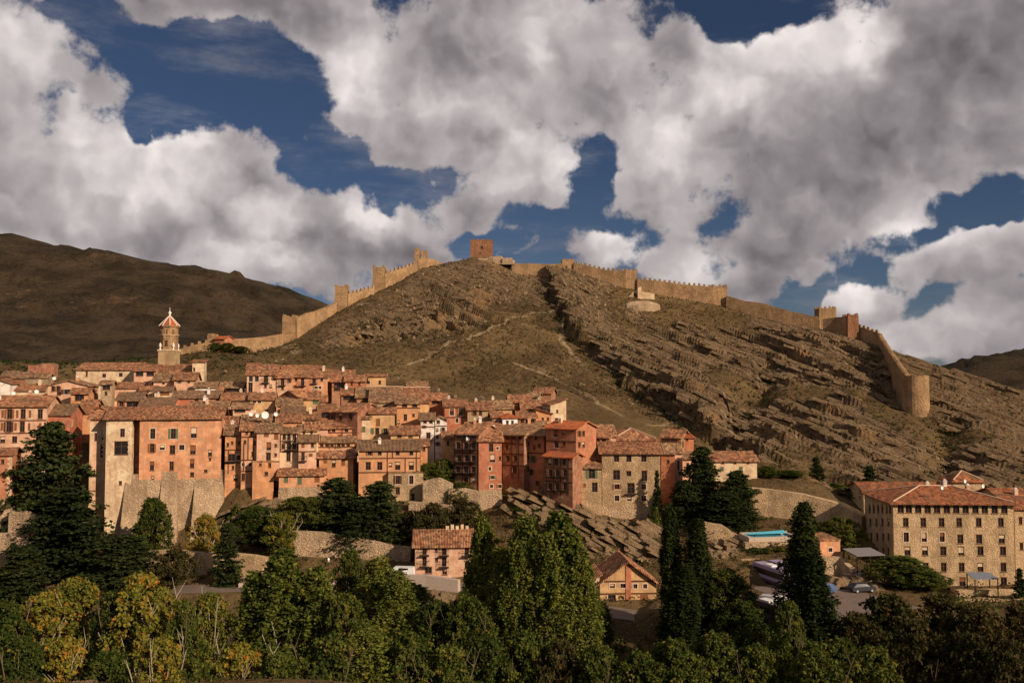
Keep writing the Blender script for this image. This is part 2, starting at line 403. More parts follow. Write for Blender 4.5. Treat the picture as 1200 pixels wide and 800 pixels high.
def rockmask(X, Y):
    py = None
    r = fbm(X/38, Y/38, 4)
    d, s = segdist(X, Y, CLIFF)
    s = -s; right = sstep(s*d, -3, 6)
    side = np.where(Y > 190, right, 0)
    base = sstep(r, .36, .52)*(.25+.75*side)+.10
    top = np.exp(-((X+10)**2/55**2+(Y-392)**2/30**2))
    left = np.exp(-(segdist(X, Y, CLIFF2)[0]/13)**2)
    band = np.exp(-(((d-7)*right)/11)**2)*right
    out = np.clip(base+top*.55+left*.9+band*.8, 0, 1.2)
    town = sstep(Y, 262, 285)+sstep(X, 35, 55)
    return out*np.clip(town, 0, 1)*sstep(Y, 196, 212)
def height(X, Y, fine=True):
    Z = rbf(X, Y)
    hill = sstep(Y, 200, 225)*np.clip(sstep(Y, 262, 285)+sstep(X, 35, 55), 0, 1)
    d, s = segdist(X, Y, CLIFF); s = -s
    wig = (fbm(X/7+9, Y/7, 3)-.5)*7
    Z = Z+(6.0*sstep(s*d+wig*1.3, -1.5, 1.8)*np.exp(-(d/22)**2))*hill
    d2, s2 = segdist(X, Y, CLIFF2); Z = Z-3.5*sstep(s2*d2+wig, -1.2, 1.2)*np.exp(-(d2/14)**2)*hill
    for g in GUL: Z = Z-5.*np.exp(-((segdist(X, Y, g)[0]+wig*.5)/5.5)**2)*hill
    Z = Z+(fbm(X/22, Y/22, 4)-.5)*3.2*hill*sstep(segdist(X, Y, RIDGEXY)[0], 2, 20)+(fbm(X/5+3, Y/5, 3)-.5)*.8*(.35+.65*hill)
    rg, _ = segdist(X, Y, RIDGEXY); keep = .06+.94*sstep(rg, 3, 16)
    Z = Z+strata(X, Y, Z, rockmask(X, Y))*keep
    return flatten(X, Y, Z)
def axis(parts):
    out = []
    for a, b, s in parts: out += list(np.arange(a, b, s))
    return np.array(out+[parts[-1][1]])
ax = axis([(-430,-260,6),(-260,-175,1.8),(-175,225,.85),(225,300,2.2),(300,430,6)])
ay = axis([(-60,50,5),(50,190,1.6),(190,420,.8),(420,460,1.6),(460,640,6)])
def sheet(name, X, Y, Z, material, attrs=None, smooth=True):
    ny, nx = X.shape
    me = bpy.data.meshes.new(name); co = np.stack([X, Y, Z], -1).reshape(-1, 3).astype(np.float32)
    idx = np.arange(nx*ny).reshape(ny, nx)
    q = np.stack([idx[:-1, :-1], idx[:-1, 1:], idx[1:, 1:], idx[1:, :-1]], -1).reshape(-1, 4).astype(np.int32)
    me.vertices.add(len(co)); me.vertices.foreach_set('co', co.ravel())
    me.loops.add(q.size); me.loops.foreach_set('vertex_index', q.ravel())
    me.polygons.add(len(q)); me.polygons.foreach_set('loop_start', np.arange(0, q.size, 4, dtype=np.int32))
    me.polygons.foreach_set('use_smooth', np.full(len(q), smooth))
    for k, a in (attrs or {}).items():
        at = me.attributes.new(k, 'FLOAT', 'POINT'); at.data.foreach_set('value', a.ravel().astype(np.float32))
    me.materials.append(material); me.update(calc_edges=True); me.validate(); return link(name, me)
def ground_mat(name, hillside=True, soil=(.115, .073, .033), soil2=(.20, .13, .057), rockc=(.27, .18, .098), rockc2=(.14, .092, .052), scrub=(.035, .028, .014), k=1.):
    m, t, b = mat(name, .95, .1)
    g = t.n('ShaderNodeNewGeometry').outputs['Position']
    def at(n): o = t.n('ShaderNodeAttribute'); o.attribute_name = n; return o.outputs['Fac']
    rk = at('rock'); pa = at('path')
    n1 = t.noise(g, .06*k, 6, .62); n2 = t.noise(g, .55*k, 6, .7); n3 = t.noise(g, 2.2*k, 5, .7)
    so = t.mix(t.step(n1, .38, .62), soil, soil2)
    so = t.mix(t.step(n3, .52, .68), so, tuple(x*1.4 for x in soil2))
    so = t.mix(t.step(t.noise(g, 1.1*k, 3, .6), .60, .66, 0, .85), so, scrub)
    so = t.mix(t.step(n2, .5, .62, 0, .45), so, tuple(x*.5 for x in soil))
    # bedding streaks run along the strata
    cx = t.n('ShaderNodeCombineXYZ')
    t.put(cx.inputs[0], t.m('MULTIPLY', t.m('ADD', t.v('DOT_PRODUCT', g, (.56, .10, 1.)), t.m('MULTIPLY', t.noise(g, .05, 2), 9.)), .95)); t.put(cx.inputs[1], t.m('MULTIPLY', t.v('DOT_PRODUCT', g, (.80, -.48, -.35)), .085)); st = cx.outputs[0]
    ns = t.noise(st, 1.0, 7, .72)
    ro = t.mix(t.step(ns, .36, .64), rockc2, rockc)
    ro = t.mix(t.step(t.noise(g, 1.1, 5, .7), .56, .68, 0, .6), ro, tuple(min(1, x*1.4) for x in rockc))
    ro = t.mix(t.step(t.noise(g, .35, 5, .7), .54, .62, 0, .8), ro, scrub)
    ro = t.mix(t.step(n1, .5, .66, 0, .55), ro, (.40, .225, .10))
    f = t.step(t.m('ADD', rk, t.m('MULTIPLY', t.m('SUBTRACT', n2, .5), 1.2)), .28, .62)
    col = t.mix(f, so, ro)
    col = t.mix(t.step(pa, .3, .8), col, (.36, .25, .14))
    t.L.new(col, b.inputs['Base Color'])
    hh = t.m('ADD', t.m('MULTIPLY', ns, t.m('MULTIPLY', f, 2.2)), t.m('ADD', n2, t.m('MULTIPLY', n3, .5)))
    bump(t, b, hh, 1.0, 1.1/k**.5); return m
X, Y = np.meshgrid(ax, ay)
Z = height(X, Y)
pm = np.zeros_like(X)
for p in PATHS: pm = np.maximum(pm, 1-np.clip(segdist(X+(fbm(X/6, Y/6, 2)-.5)*3, Y, p)[0]/1.6, 0, 1))
HM = (ax, ay, Z)
def gz(x, y):
    """height of the finished ground at a point"""
    i = min(max(int(np.searchsorted(ax, x))-1, 0), len(ax)-2); j = min(max(int(np.searchsorted(ay, y))-1, 0), len(ay)-2)
    fx = (x-ax[i])/(ax[i+1]-ax[i]); fy = (y-ay[j])/(ay[j+1]-ay[j])
    return float((Z[j, i]*(1-fx)+Z[j, i+1]*fx)*(1-fy)+(Z[j+1, i]*(1-fx)+Z[j+1, i+1]*fx)*fy)
M['ground'] = ground_mat('hill_ground')
tag(sheet('hillside', X, Y, Z, M['ground'], {'rock': rockmask(X, Y), 'path': pm}, False), 'dry rocky castle hill with tilted rock ledges above the town', kind='structure')

# hills beyond
def hill(name, pts, xs, ys, label, m, amp=6., sc=45):
    r = RBF(pts, 1e-4); X2, Y2 = np.meshgrid(np.arange(*xs), np.arange(*ys)); Z2 = r(X2, Y2)
    Z2 = Z2+(fbm(X2/sc, Y2/sc, 5)-.5)*amp
    u = Z2+.35*X2-.1*Y2+(fbm(X2/60, Y2/60, 3)-.5)*25; q = u/7; Z2 = Z2+4.*(1-(q-np.floor(q)))*sstep(fbm(X2/50+7, Y2/50, 3), .42, .6)
    tag(sheet(name, X2, Y2, Z2, m, {'rock': sstep(fbm(X2/60+3, Y2/60, 4), .45, .7)*.42, 'path': np.zeros(X2.shape)}), label, kind='structure')
def PP(lst): return [tuple(P(*p)) for p in lst]
M['far'] = ground_mat('shade_toned_scrub_hill', soil=(.026, .019, .011), soil2=(.070, .047, .026), rockc=(.16, .12, .075), rockc2=(.045, .032, .022), scrub=(.010, .010, .006), k=.55)  # cloud shadow on the left hill is put into these dark ground colours
rd = [(-260,225,720),(-120,250,720),(0,276,720),(47,290,720),(127,305,720),(190,313,720),(253,328,715),(317,339,705),(380,356,690),(430,385,670),(500,410,650)]
pts = PP(rd)+[(a*1.2, b+160, c-60) for a, b, c in PP(rd)]+[(a*1.4, b+380, c-90) for a, b, c in PP(rd)]
pts += PP([(-250,330,540),(-250,420,430),(0,340,560),(0,400,460),(0,436,400),(100,350,560),(100,400,480),(110,440,400),(200,360,560),(200,410,460),(200,424,410),(300,380,560),(300,410,480),(380,400,560)])
hill('shade_toned_scrub_hill', pts, (-700, 60, 3.2), (385, 1150, 3.6), 'dark scrub covered hill rising behind the left side of the town', M['far'])
rd = [(1000,470,900),(1060,445,900),(1104,429,900),(1139,424,900),(1185,412,900),(1230,405,900),(1330,400,900),(1450,420,900)]
pts = PP(rd)+[(a*1.2, b+200, c-60) for a, b, c in PP(rd)]+[(a*.85, b-250, c-60) for a, b, c in PP(rd)]
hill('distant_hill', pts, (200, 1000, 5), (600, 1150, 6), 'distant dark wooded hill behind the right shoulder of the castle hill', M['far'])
a = np.array([-6000, -2500, -800, 0, 800, 2500, 6000.]); b = np.array([-2500, -200, 300, 700, 1100, 3000, 9000.])
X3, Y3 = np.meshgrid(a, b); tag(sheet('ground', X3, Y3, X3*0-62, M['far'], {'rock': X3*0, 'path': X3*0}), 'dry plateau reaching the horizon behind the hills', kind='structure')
# ------------------------------------------------------------------ town walls and towers on the hill
def gmin(x, y, r=3.): return min(gz(x+a*r, y+b*r) for a in (-1, 0, 1) for b in (-1, 0, 1))
_mer = {}
def merlon_mesh(m, w_=1.05, t_=.6, h_=1.15):
    k = (m.name, w_, h_)
    if k not in _mer:
        b = MB(); b.hexa([(-w_/2,-t_/2,0),(w_/2,-t_/2,0),(w_/2,t_/2,0),(-w_/2,t_/2,0),(-w_/2+.06,-t_/2+.05,h_),(w_/2-.03,-t_/2+.05,h_-.05),(w_/2-.03,t_/2-.05,h_-.08),(-w_/2+.06,t_/2-.05,h_)])
        _mer[k] = b.mesh('merlon', m)
    return _mer[k]
def merlon(m, p, rz, parent, s=1.):
    o = link('merlon', merlon_mesh(m), parent); o.location = p; o.rotation_euler = (0, 0, rz); o.scale = (s, 1, s*RNG.uniform(.8, 1.1)); return o
def wall_run(label, pts, th=2.0, m='castle', mer=True, skip=0, group='stretches of the medieval wall', merr=2.1, depthb=4.):
    """pts: (px, py of the wall walk, Y)"""
    W3 = [P(*p) for p in pts]; o0 = W3[0].copy(); root = empty('town_wall', o0); tag(root, label, 'wall', group)
    dense = []
    for a, b in zip(W3[:-1], W3[1:]):
        n = max(1, int((b-a).length/3.5))
        for k in range(n): dense.append(a.lerp(b, k/n))
    dense.append(W3[-1]); mb = MB(); n = len(dense); L = []
    for i, p in enumerate(dense):
        d = (dense[min(i+1, n-1)]-dense[max(i-1, 0)]); d.z = 0; d.normalize(); nn = Vector((d.y, -d.x, 0))
        jz = RNG.uniform(-.12, .12) if mer else RNG.uniform(-.35, .25); jn = RNG.uniform(-.08, .08)
        bz = min(gmin(p.x, p.y, 2), p.z-3)-depthb
        L.append([p+nn*(th/2+jn)+Vector((0,0,jz))-o0, p-nn*th/2+Vector((0,0,jz))-o0, Vector((p.x, p.y, bz))+nn*(th/2+.5)-o0, Vector((p.x, p.y, bz))-nn*(th/2+.5)-o0])
    i0 = len(mb.v)
    for r in L: mb.v += [tuple(q) for q in r]
    for i in range(n-1):
        a = i0+4*i; b = a+4
        for f in ((a, b, b+1, a+1), (a+2, b+2, b, a), (b+3, a+3, a+1, b+1)): mb.f.append(f); mb.mi.append(0)
    for f in ((0,1,3,2), (4*n-4,4*n-2,4*n-1,4*n-3)): mb.f.append(f); mb.mi.append(0)
    mb.build('wall', M[m], root)
    if mer:
        acc = 1.2; s = 0
        for a, b in zip(W3[:-1], W3[1:]):
            l = (b-a).length; d = (b-a)/l; rz = math.atan2(d.y, d.x); nn = Vector((d.y, -d.x, 0)).normalized()
            while acc < l:
                q = a+d*acc+nn*(th/2-.32)-o0; q.z -= .08
                merlon(M[m], q, rz, root); acc += merr
            acc -= l
    return root
def tower(name, label, xl, xr, yt, Y, m='castle', D=6., yaw=0., mer=True, win=(), group='square towers of the town wall', cat='tower', extra=0., batter=.25):
    p0, p1 = P(xl, yt, Y), P(xr, yt, Y); Wd = p1.x-p0.x; c = (p0+p1)/2; root = empty(name, Vector((c.x, c.y+D/2, gz(c.x, c.y+D/2))), math.radians(yaw)); tag(root, label, cat, group)
    zb = gmin(c.x, c.y+D/2, D/2)-4-root.location.z; zt = c.z-root.location.z; hw, hd = Wd/2, D/2
    if mer: zt -= 1.1
    mb = MB(); e = batter
    mb.hexa([(-hw-e,-hd-e,zb),(hw+e,-hd-e,zb),(hw+e,hd+e,zb),(-hw-e,hd+e,zb),(-hw,-hd,zt),(hw,-hd,zt),(hw,hd,zt),(-hw,hd,zt)])
    mb.build('wall', M[m], root)
    mb = MB(); g = .25
    for x0, x1, y0, y1 in ((-hw,hw,-hd,-hd+.5),(-hw,hw,hd-.5,hd),(-hw,-hw+.5,-hd+.5,hd-.5),(hw-.5,hw,-hd+.5,hd-.5)): mb.box(x0-(.06 if x0==-hw else 0), x1+(.06 if x1==hw else 0), y0-(.06 if y0==-hd else 0), y1+(.06 if y1==hd else 0), zt+.003, zt+.35)
    mb.build('parapet', M[m], root)
    if mer:
        for sx, sy, rz, ll in ((0,-1,0,Wd),(0,1,0,Wd),(-1,0,math.pi/2,D),(1,0,math.pi/2,D)):
            n = max(2, int(round(ll/1.9)))
            for k in range(n):
                t = -ll/2+.55+(ll-1.1)*k/(n-1)
                merlon(M[m], (t, sy*(hd-.28), zt+.33) if sy else (sx*(hw-.28), t, zt+.33), rz, root, .8)
    for (wx, wy, ww, wh) in win:
        s = (wx-(xl+xr)/2)*Y/F; z = P(wx, wy, Y).z-root.location.z; a, b = ww*Y/F/2, wh*Y/F/2
        f = MB(); f.box(s-a-.15, s+a+.15, -hd-.22, -hd+.1, z-b-.15, z+b+.15); o = f.build('window', M[m], root)
        f = MB(); f.box(s-a, s+a, -hd-.235, -hd-.1, z-b, z+b); f.build('pane', M['glass'], o)
    return root
wall_run('lowest crenellated wall stretch just right of the church tower', [(205,411,333),(226,405,334),(243,401,335)], merr=2.6)
tower('wall_tower', 'slim square wall tower beside the red house above the dark hedge', 243, 250, 391, 334)
wall_run('smooth low wall stretch behind the dark hedge, left of the lower tower', [(250,398,335),(262,396,336),(285,396,338),(310,395,341),(332,391,343)], mer=False)
tower('wall_tower', 'square wall tower at the foot of the left climb, lowest on the hill', 331, 345, 368.7, 344, D=7)
wall_run('plain wall stretch climbing between the two lowest towers on the left', [(345,373,346),(360,367,352),(378,361,360),(392,355,366)], mer=False)
tower('wall_tower', 'square crenellated tower second up the left climb of the wall', 392.5, 406, 333, 368, D=7)
wall_run('crenellated wall stretch between second and third towers of the left climb', [(406,344,371),(415,343.5,374),(424,340,377),(437,337,381)])
tower('wall_tower', 'tall narrow tower third up the left climb with crenellated wall either side', 437, 450, 311, 384, D=7)
wall_run('crenellated wall stretch rising to the highest pronged tower on the left', [(450,320,387),(462,317,390),(475,313,394),(487,309,398)])
tower('wall_tower', 'tall narrow left prong of the topmost tower on the left climb', 486, 491.5, 292, 399, D=4, mer=False)
tower('wall_tower', 'short right prong of the topmost tower on the left climb', 494, 500, 294.5, 400, D=4, mer=False)
wall_run('low curving wall stretch without merlons dropping onto the summit ridge', [(491,303,400),(500,303,401),(510,304.5,403),(521,310,405)], mer=False)
tower('castle_keep', 'square reddish castle keep standing alone on the summit', 551.5, 577, 281.5, 410, 'castle2', D=10, win=((565,290,2,3.5),(563,297,1.6,1.6)), group=None, mer=False)
def blob_rock(name, label, cx, cy, cz, rx, ry, rz_, m, n=10, sq=.35, parent=None, cat='rock', group=None, seed=0):
    b = MB(); rr = random.Random(seed)
    for k in range(n):
        x, y = cx+rr.uniform(-rx, rx), cy+rr.uniform(-ry, ry); s = rr.uniform(.25, .6)*rx; h = rr.uniform(.5, 1)*rz_*(1-abs(x-cx)/rx*.7)
        a = rr.uniform(-.4, .4); c, s_ = math.cos(a), math.sin(a); t = .75
        pts = [(-s,-s*sq,-2),(s,-s*sq,-2),(s,s*sq,-2),(-s,s*sq,-2),(-s*t,-s*sq*t,h*rr.uniform(.7,1)),(s*t,-s*sq*t,h*rr.uniform(.7,1)),(s*t,s*sq*t,h*rr.uniform(.7,1)),(-s*t,s*sq*t,h)]
        b.hexa([(x+p*c-q*s_-cx, y+p*s_+q*c-cy, z) for p, q, z in pts])
    o = b.build(name, m, parent); o.location = (cx, cy, cz); tag(o, label, cat, group); return o
v = P(583, 303, 408); blob_rock('summit_rock', 'jagged brown rock knob on the summit right of the keep', v.x, v.y, v.z-1.2, 6, 3, 3.2, M['rubble'], 12, .7, seed=4)
wall_run('plain wall stretch on the summit right of the keep', [(600,308,405),(625,309,404),(659,309,402)], mer=False)
tower('wall_tower', 'squat square tower first to the right of the keep', 658.7, 673, 304.5, 401, D=8, win=((664,313,1.6,3),), mer=False)
wall_run('crenellated wall stretch curving down between the first and second towers right of the keep', [(673,309,401),(695,313,398),(713,317,396),(733,318,394)])
tower('wall_tower', 'square tower above the small ruin, second right of the keep', 733, 746.7, 315, 393, D=7)
wall_run('long crenellated wall stretch between the ruin tower and the third tower', [(747,327.5,393),(775,330,391),(805,334,389),(835,336.5,387)])
tower('wall_tower', 'square tower at the end of the long crenellated wall, third right of the keep', 835, 852, 333.5, 386, D=7)
wall_run('plain wall stretch sloping down the right shoulder to the broken tower', [(852,347,385),(873,352,381),(900,357,376),(930,365,371),(961,372,366)], mer=False)
tower('wall_tower', 'crenellated square tower standing behind the dark wall on the right shoulder', 960, 980, 359, 372, D=6)
wall_run('dark shaded wall front between the two towers on the right shoulder', [(965,373,362),(980,372,359),(995,371,355)], mer=False)
tower('wall_tower', 'reddish square tower at the corner where the wall turns downhill', 993.5, 1006, 367.5, 353, 'castle2', D=6, group='square towers of the town wall')
wall_run('short crenellated wall stretch right of the reddish corner tower', [(1006,382,355),(1018,386,351),(1032,391,346)])
wall_run('steep crenellated wall stretch plunging straight down to the round tower', [(1031,392,346),(1038,403,334),(1046,415,320),(1054,427,304),(1064,440,289)], th=1.6)
# the round tower
p = P(1072.5, 440, 286); r_ = 14.5*286/F; root = empty('round_tower', (p.x, p.y, gz(p.x, p.y))); tag(root, 'pale round tower at the lower right end of the wall', 'tower')
mb = MB(); zt = p.z-root.location.z; zb = gmin(p.x, p.y, 4)-root.location.z-3
mb.lathe(0, 0, [(r_*1.08, zb), (r_*1.03, zt*.4), (r_, zt), (r_-.6, zt), (r_-.6, zt-1.0)], 28); mb.build('wall', M['castle'], root)
# ruin under the wall
v = P(752, 351, 384); root = empty('ruined_chapel', (v.x, v.y, gz(v.x, v.y))); tag(root, 'small pale roofless ruin on a rubble mound below the wall', 'ruin')
mb = MB(); k = 384/F
mb.hexa([(-6,0,-2),(-3.4,0,-2),(-3.4,5,-2),(-6,5,-2),(-5.4,0,1.2),(-3.4,0,3.4),(-3.4,5,3.2),(-5.6,5,1)]); mb.build('gable', M['rubble'], root)
mb = MB(); mb.hexa([(-1.8,-.4,-2),(.2,-.4,-2),(.2,3.5,-2),(-1.8,3.5,-2),(-1.6,-.4,4.6),(-.1,-.4,5.3),(-.1,3.5,4.2),(-1.6,3.5,4.4)]); mb.build('pier', M['cream'], root)
mb = MB(); mb.hexa([(.25,0,-2),(5.6,0,-2),(5.6,.8,-2),(.25,.8,-2),(.25,0,3.0),(5.4,0,2.2),(5.4,.8,2.1),(.25,.8,2.9)]); mb.build('wall', M['cream'], root)
v = P(752, 358, 378); mb = MB(); mb.lathe(0, 0, [(9, -4), (8, 0.4), (6, 1.6), (2, 2.3)], 18)
for i, q in enumerate(mb.v): mb.v[i] = (q[0]+RNG.uniform(-.5,.5), q[1]*.6+RNG.uniform(-.3,.3), q[2]+RNG.uniform(-.3,.3))
o = mb.build('rubble_mound', M['rubble']); o.location = (v.x, v.y, gz(v.x, v.y)-.5); tag(o, 'tan rounded rubble mound under the small ruin', 'rubble')
# ------------------------------------------------------------------ house builder
def parse(spec):
    """'y:x,x,x/w,h,kind; ...' in photograph pixels"""
    out = []
    for part in (spec or '').split(';'):
        part = part.strip()
        if not part: continue
        y, r = part.split(':'); xs, d = r.split('/'); d = d.split(',')
        for x in xs.split(','): out.append((float(x), float(y), float(d[0]), float(d[1]), d[2] if len(d) > 2 else 'd'))
    return out
ROOTS = []
_pane = {}
def pane_mesh(w_, h_):
    k = (round(w_, 1), round(h_, 1))
    if k not in _pane:
        b = MB(); b.box(-k[0]/2, k[0]/2, 0, .04, 0, k[1]); _pane[k] = b.mesh('pane', M['glass'])
    return _pane[k], k
_win = {}
def window_mesh(w_, h_, kind):
    """origin: middle of the opening's foot on the wall face, x along the wall, y inwards"""
    k = (round(w_, 1), round(h_, 1), kind)
    if k in _win: return _win[k]
    w_, h_ = k[0], k[1]; b = MB(); a = w_/2; f = .07 if w_ < 1.6 else .1
    if kind in 'sS':                                  # closed shutters: two leaves with a joint and ledges
        for s in (-1, 1):
            x0, x1 = (-a+.02, -.012) if s < 0 else (.012, a-.02)
            b.box(x0, x1, .08, .13, .02, h_-.02)
            for z in (.18, .5, .8): b.box(x0+.03, x1-.03, .05, .078, h_*z, h_*z+.09)
    else:
        for x0, x1 in ((-a, -a+f), (a-f, a), (-.03, .03)): b.box(x0, x1, .13, .20, 0, h_)
        b.box(-a+f, a-f, .135, .195, 0, f); b.box(-a+f, a-f, .135, .195, h_-f, h_)
        if h_ > 1.5: b.box(-a+f, a-f, .14, .19, h_*.62, h_*.62+.05)
        if kind == 'w':                               # pale surround standing proud
            for x0, x1, z0, z1 in ((-a-.16,-a,-.16,h_+.16),(a,a+.16,-.16,h_+.16),(-a,a,-.16,0),(-a,a,h_,h_+.16)): b.box(x0, x1, -.05, .1, z0, z1, 1)
        else: b.box(-a-.08, a+.08, -.09, .05, -.09, -.004, 1 if kind == 'W' else 0); b.box(-a-.06, a+.06, -.04, .06, h_, h_+.12, 0)
    mm = {'s': 'wood2', 'S': 'green'}.get(kind, 'frame')
    _win[k] = (b.mesh('window', [M[mm], M['wframe']]), k); return _win[k]
_balc = {}
def balcony_mesh(w_, d_=.75):
    k = (round(w_, 1), d_)
    if k in _balc: return _balc[k]
    a = k[0]/2; b = MB(); b.box(-a, a, -d_, 0, -.16, 0); 
    b.box(-a, a, -d_, -d_+.05, .98, 1.04); b.box(-a, -a+.05, -d_+.05, 0, .98, 1.04); b.box(a-.05, a, -d_+.05, 0, .98, 1.04)
    n = max(3, int(k[0]/.28))
    for i in range(n+1): x = -a+.02+(k[0]-.04)*i/n; b.box(x-.018, x+.018, -d_+.008, -d_+.042, 0, .98)
    _balc[k] = b.mesh('balcony', M['iron']); return _balc[k]
def hit(px, py, O, d):
    """photograph ray against the vertical plane through O along d: (distance along, height)"""
    r = ray(px, py); n = Vector((d.y, -d.x, 0)); t = n.dot(O)/n.dot(r); q = r*t
    return (q-O).dot(d), q.z, q.y
def face_mesh(mb, o, d, n, L, z0, topf, ops, rv=.24):
    """wall face with real openings; o foot corner, d along, n outward; topf(s) = height; ops: (s0,s1,z0,z1)"""
    H = min(topf(0), topf(L)); ops = [q for q in ops if q[0] > .05 and q[1] < L-.05 and q[3] < H-.03 and q[2] > z0+.05 and q[1]-q[0] > .1]
    ok = []
    for q in ops:
        if all(q[1] < r[0]-.05 or q[0] > r[1]+.05 or q[3] < r[2]-.05 or q[2] > r[3]+.05 for r in ok): ok.append(q)
    S = sorted({0., L, *[round(v, 3) for q in ok for v in q[:2]]}); ZZ = sorted({z0, H, *[round(v, 3) for q in ok for v in q[2:4]]})
    pt = lambda s, z, i=0.: (o[0]+d[0]*s-n[0]*i, o[1]+d[1]*s-n[1]*i, z)
    for a, b in zip(S[:-1], S[1:]):
        for c, e_ in zip(ZZ[:-1], ZZ[1:]):
            sm, zm = (a+b)/2, (c+e_)/2
            if any(q[0] < sm < q[1] and q[2] < zm < q[3] for q in ok): continue
            mb.poly([pt(a, c), pt(b, c), pt(b, e_), pt(a, e_)])
    if topf(L/2) > H+.01 or abs(topf(0)-topf(L)) > .01:
        mb.poly([pt(0, H)]+[pt(L, H)]+[pt(s, topf(s)) for s in (L, L*.75, L*.5, L*.25, 0) if topf(s) > H+.005])
    for s0, s1, a, b in ok:
        mb.poly([pt(s0,a),pt(s0,b),pt(s0,b,rv),pt(s0,a,rv)]); mb.poly([pt(s1,b),pt(s1,a),pt(s1,a,rv),pt(s1,b,rv)])
        mb.poly([pt(s0,a),pt(s0,a,rv),pt(s1,a,rv),pt(s1,a)]); mb.poly([pt(s0,b),pt(s1,b),pt(s1,b,rv),pt(s0,b,rv)])
        mb.poly([pt(s0,a,rv),pt(s0,b,rv),pt(s1,b,rv),pt(s1,a,rv)])
    return ok
def auto_Y(px, py, H):
    """distance at which a house of height H standing on the town's slope shows its eave at py"""
    best = None
    for Y in np.arange(192, 320, .5):
        v = P(px, py, Y); e_ = abs(v.z-H-town_z(Y)-(3 if px > 620 else 0))
        if best is None or e_ < best[0]: best = (e_, Y)
    return float(best[1])
def roof_height(kind, u, v, Wd, D, pitch):
    if kind == 'side': return min(v, D-v)*pitch
    if kind == 'gable': return min(u, Wd-u)*pitch
    if kind == 'hip': return min(v, D-v, u, Wd-u)*pitch
    if kind == 'mono': return v*pitch
    if kind == 'monor': return u*pitch
    if kind == 'monol': return (Wd-u)*pitch
    return 0.
